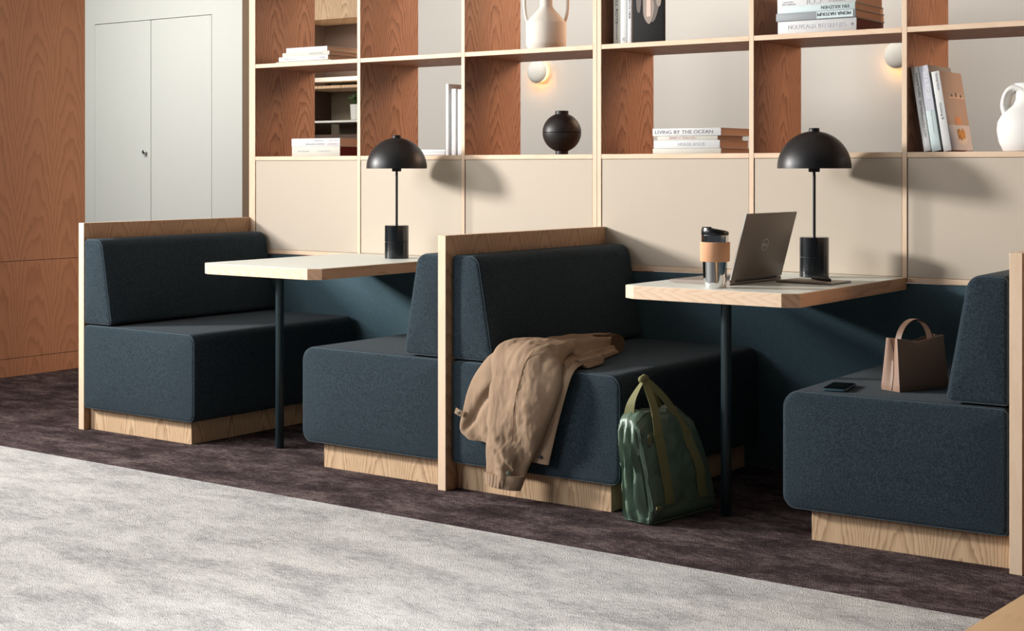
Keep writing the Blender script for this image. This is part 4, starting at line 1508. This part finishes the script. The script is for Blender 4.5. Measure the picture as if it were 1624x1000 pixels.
# ------------------------------------------------------------------ vases
def twin_vase():
    root = empty('two_handled_vase', (-3.776, 5.45, 1.6672))
    b = bmesh.new()
    pr = [(0.070, 0.0), (0.075, 0.002), (0.083, 0.016), (0.0885, 0.030), (0.0890, 0.034), (0.0890, 0.118), (0.0875, 0.124), (0.084, 0.130),
          (0.060, 0.158), (0.040, 0.179), (0.031, 0.190), (0.0285, 0.198), (0.028, 0.215), (0.028, 0.300), (0.0295, 0.310), (0.030, 0.316), (0.025, 0.316), (0.023, 0.300)]
    lathe(b, pr, seg=64)
    link_mesh('vase_body', b, M['ceramic'], root, auto=28)
    d = Vector((0.809, 0.588, 0))
    for s in (-1, 1):
        b = bmesh.new()
        C = catmull([d * s * 0.080 + Vector((0, 0, 0.125)), d * s * 0.0905 + Vector((0, 0, 0.160)), d * s * 0.0945 + Vector((0, 0, 0.22)),
                     d * s * 0.090 + Vector((0, 0, 0.27)), d * s * 0.062 + Vector((0, 0, 0.300)), d * s * 0.026 + Vector((0, 0, 0.300))], 30)
        tube(b, C, 0.0075, 14)
        link_mesh('vase_handle', b, M['ceramic'], root)
    tag(root, 'off white two handled ceramic vase on the upper shelf', 'vase')


twin_vase()
root = empty('round_vase', (-3.693, 5.45, 1.2122))
b = bmesh.new()
cz, R_ = 0.097, 0.0845
lo = [(0.026, 0.0), (0.028, 0.001), (0.028, 0.016)] + [(R_ * math.sin(a), cz - R_ * math.cos(a)) for a in [math.radians(q) for q in range(24, 90, 4)]] + [(R_, cz - 0.0012), (R_ - 0.0012, cz - 0.0008)]
lathe(b, lo, seg=64)
link_mesh('vase_lower_half', b, M['charcoal_wood'], root, auto=40)
b = bmesh.new()
up_ = [(R_ - 0.0012, cz + 0.0002), (R_, cz + 0.0012)] + [(R_ * math.sin(a), cz - R_ * math.cos(a)) for a in [math.radians(q) for q in range(94, 159, 4)]] + [(0.029, cz + R_ * 0.94), (0.029, 0.190), (0.0275, 0.1915), (0.024, 0.1915), (0.022, 0.175)]
lathe(b, up_, seg=64)
link_mesh('vase_upper_half', b, M['charcoal_wood'], root, auto=40)
tag(root, 'black ball shaped vase with a short neck on the lower shelf', 'vase')

# white jug with a looping handle
root = empty('loop_handle_jug', (-1.672, 5.43, 1.2122))
b = bmesh.new()
pr = [(0.085, 0.0), (0.092, 0.004), (0.106, 0.035), (0.113, 0.075), (0.110, 0.105), (0.096, 0.130), (0.076, 0.150), (0.055, 0.166), (0.046, 0.185), (0.046, 0.225), (0.050, 0.243), (0.045, 0.245), (0.040, 0.225)]
lathe(b, pr, seg=64)
for v in b.verts:
    v.co.y *= 0.72
link_mesh('jug_body', b, M['white_ceramic'], root, auto=50)
b = bmesh.new()
C = catmull([(-0.070, 0, 0.128), (-0.082, 0, 0.165), (-0.074, 0, 0.205), (-0.052, 0, 0.226), (-0.022, 0, 0.224), (0.004, 0, 0.205)], 34)
rings = []
for i, c in enumerate(C):
    tt = (C[min(i + 1, 34)] - C[max(i - 1, 0)]).normalized()
    a = Vector((0, 1, 0)); bb = tt.cross(a)
    rw = 0.0145 + 0.006 * abs(i / 17 - 1) ** 2
    rings.append([b.verts.new(c + a * math.cos(2 * math.pi * k / 18) * 0.034 + bb * math.sin(2 * math.pi * k / 18) * rw) for k in range(18)])
for a_, c_ in zip(rings, rings[1:]):
    for k in range(18):
        b.faces.new((a_[k], a_[(k + 1) % 18], c_[(k + 1) % 18], c_[k]))
b.faces.new(rings[0][::-1]); b.faces.new(rings[-1])
link_mesh('jug_handle', b, M['white_ceramic'], root, auto=60)
tag(root, 'white ceramic jug with a thick looping handle at the right edge', 'jug')


# ------------------------------------------------------------------ wall lamps on the rear wall
def sconce(x, z, label):
    root = empty('wall_lamp', (x, WY, z), (math.pi / 2, 0, 0))
    b = bmesh.new()
    lathe(b, [(0.035, 0.001), (0.035, 0.022)], seg=40)
    link_mesh('wall_plate', b, M['white_disc'], root)
    b = bmesh.new()
    lathe(b, [(0.060, 0.006), (0.062, 0.010), (0.062, 0.016), (0.058, 0.018)], seg=48)
    link_mesh('glow_ring', b, M['glow'], root)
    b = bmesh.new()
    lathe(b, [(0.064, 0.045), (0.069, 0.047), (0.0700, 0.052), (0.064, 0.062), (0.050, 0.071), (0.030, 0.077), (0.001, 0.079)], seg=56)
    link_mesh('front_disc', b, M['white_disc'], root, auto=50)
    b = bmesh.new()
    lathe(b, [(0.010, 0.018), (0.010, 0.046)], seg=16)
    link_mesh('spacer', b, M['white_disc'], root)
    for k in range(1):
        l = bpy.data.lights.new('wall_lamp_bulb', 'POINT')
        l.energy = 0.9
        l.color = (1.0, 0.52, 0.22)
        l.shadow_soft_size = 0.012
        for a in (0,):
            o = bpy.data.objects.new('wall_lamp_bulb', l)
            COL.objects.link(o)
            o.location = (x, WY - 0.031, z - 0.03)
    tag(root, label, 'wall lamp', 'round backlit wall lamps')


sconce(-5.300, 1.745, 'round white wall lamp with an amber halo, seen through the third bay')
sconce(-3.005, 1.745, 'round white wall lamp half hidden by a shelf upright at the right')

# ------------------------------------------------------------------ kitchen recess beyond the shelves
struct(box('wall_kitchen', -7.84, -6.0, 8.45, 8.6, 0, 3.0, M['kitchen_back'], None, 0))
o = box('kitchen_wall_cabinet', -7.838, -6.2, 8.0, 8.449, 2.226, 2.95, M['plinth'], None, 0.002)
tag(o, 'light wood kitchen wall cabinet high up beyond the first shelf bay', 'cabinet')
root = empty('display_cabinet', (-7.838, 8.0, 1.0))
box('side_panel', 0, 0.02, 0.10, 0.449, 0, 1.225, M['kitchen_dark'], root)
box('back_panel', 0.02, 1.6, 0.43, 0.449, 0, 1.225, M['kitchen_back'], root)
box('top_compartment_back', 0.02, 1.6, 0.36, 0.43, 0.80, 1.225, M['kitchen_dark'], root)
box('white_rail', 0.10, 1.6, 0.16, 0.36, 0.790, 0.822, M['white_disc'], root, 0.003)
box('wood_shelf', 0.0, 1.6, 0.02, 0.42, 0.730, 0.750, [M['plinth']], root)
box('white_shelf', 0.10, 1.6, 0.05, 0.42, 0.485, 0.500, M['white_disc'], root)
box('lower_front', 0.02, 1.6, 0.10, 0.42, 0.0, 0.40, M['kitchen_dark'], root)
tag(root, 'dark open display cabinet with white shelves beyond the first bay', 'cabinet')
o = box('kitchen_tile', -7.55, -7.42, 8.30, 8.355, 1.99, 2.13, M['book_grey'], None, 0.004)
bpy.data.objects.remove(o)

root = empty('potted_plant', (-7.245, 8.10, 1.5002))
b = bmesh.new()
lathe(b, [(0.052, 0.0), (0.056, 0.003), (0.061, 0.105), (0.062, 0.112), (0.056, 0.112), (0.054, 0.10)], seg=40)
pot = link_mesh('pot', b, M['white_disc'], root)
b = bmesh.new(); lathe(b, [(0.054, 0.094), (0.054, 0.099)], seg=30)
link_mesh('soil', b, M['soil'], root)
b = bmesh.new()
rr = random.Random(11)
for k in range(150):
    th, ph = rr.uniform(0, 2 * math.pi), rr.uniform(0.0, 1.4)
    r = rr.uniform(0.03, 0.085)
    c = Vector((math.cos(th) * math.sin(ph) * r, math.sin(th) * math.sin(ph) * r, 0.105 + math.cos(ph) * r * 1.1))
    d = Vector((rr.uniform(-1, 1), rr.uniform(-1, 1), rr.uniform(-0.2, 1))).normalized()
    s = d.cross(Vector((rr.uniform(-1, 1), rr.uniform(-1, 1), 0.3))).normalized()
    n_ = d.cross(s) * 0.0006
    Lf, Wf = rr.uniform(0.020, 0.032), rr.uniform(0.008, 0.013)
    pts = [c, c + d * Lf * 0.5 + s * Wf, c + d * Lf, c + d * Lf * 0.5 - s * Wf]
    vs = [b.verts.new(p + n_) for p in pts]
    vs2 = [b.verts.new(p - n_) for p in pts]
    b.faces.new(vs); b.faces.new(vs2[::-1])
    for q in range(4):
        b.faces.new((vs[q], vs2[q], vs2[(q + 1) % 4], vs[(q + 1) % 4]))
link_mesh('foliage', b, M['leaf'], root, smooth=False)
b = bmesh.new()
for k in range(14):
    a = 2 * math.pi * k / 14 * 2.4
    tube(b, [(0.02 * math.cos(a), 0.02 * math.sin(a), 0.095), (0.05 * math.cos(a), 0.05 * math.sin(a), 0.16)], 0.0015, 5)
link_mesh('stems', b, M['leaf'], root)
tag(root, 'small leafy plant in a white pot on the far display cabinet shelf', 'plant')

# ------------------------------------------------------------------ bench in the near right corner
root = empty('wooden_bench', (-0.793, 2.26, 0), (0, 0, math.radians(-2.7)))
b = bmesh.new(); add_box(b, 0.0, 0.45, -0.75, 0.75, 0.410, 0.450, 0, 0.002)
link_mesh('bench_top', b, M['bench'], root)
for sy in (-0.70, 0.66):
    b = bmesh.new(); add_box(b, 0.03, 0.42, sy, sy + 0.04, 0.0025, 0.4095, 0, 0.002)
    link_mesh('side_panel', b, M['bench'], root)
tag(root, 'wooden bench whose top corner shows at the lower right', 'bench')
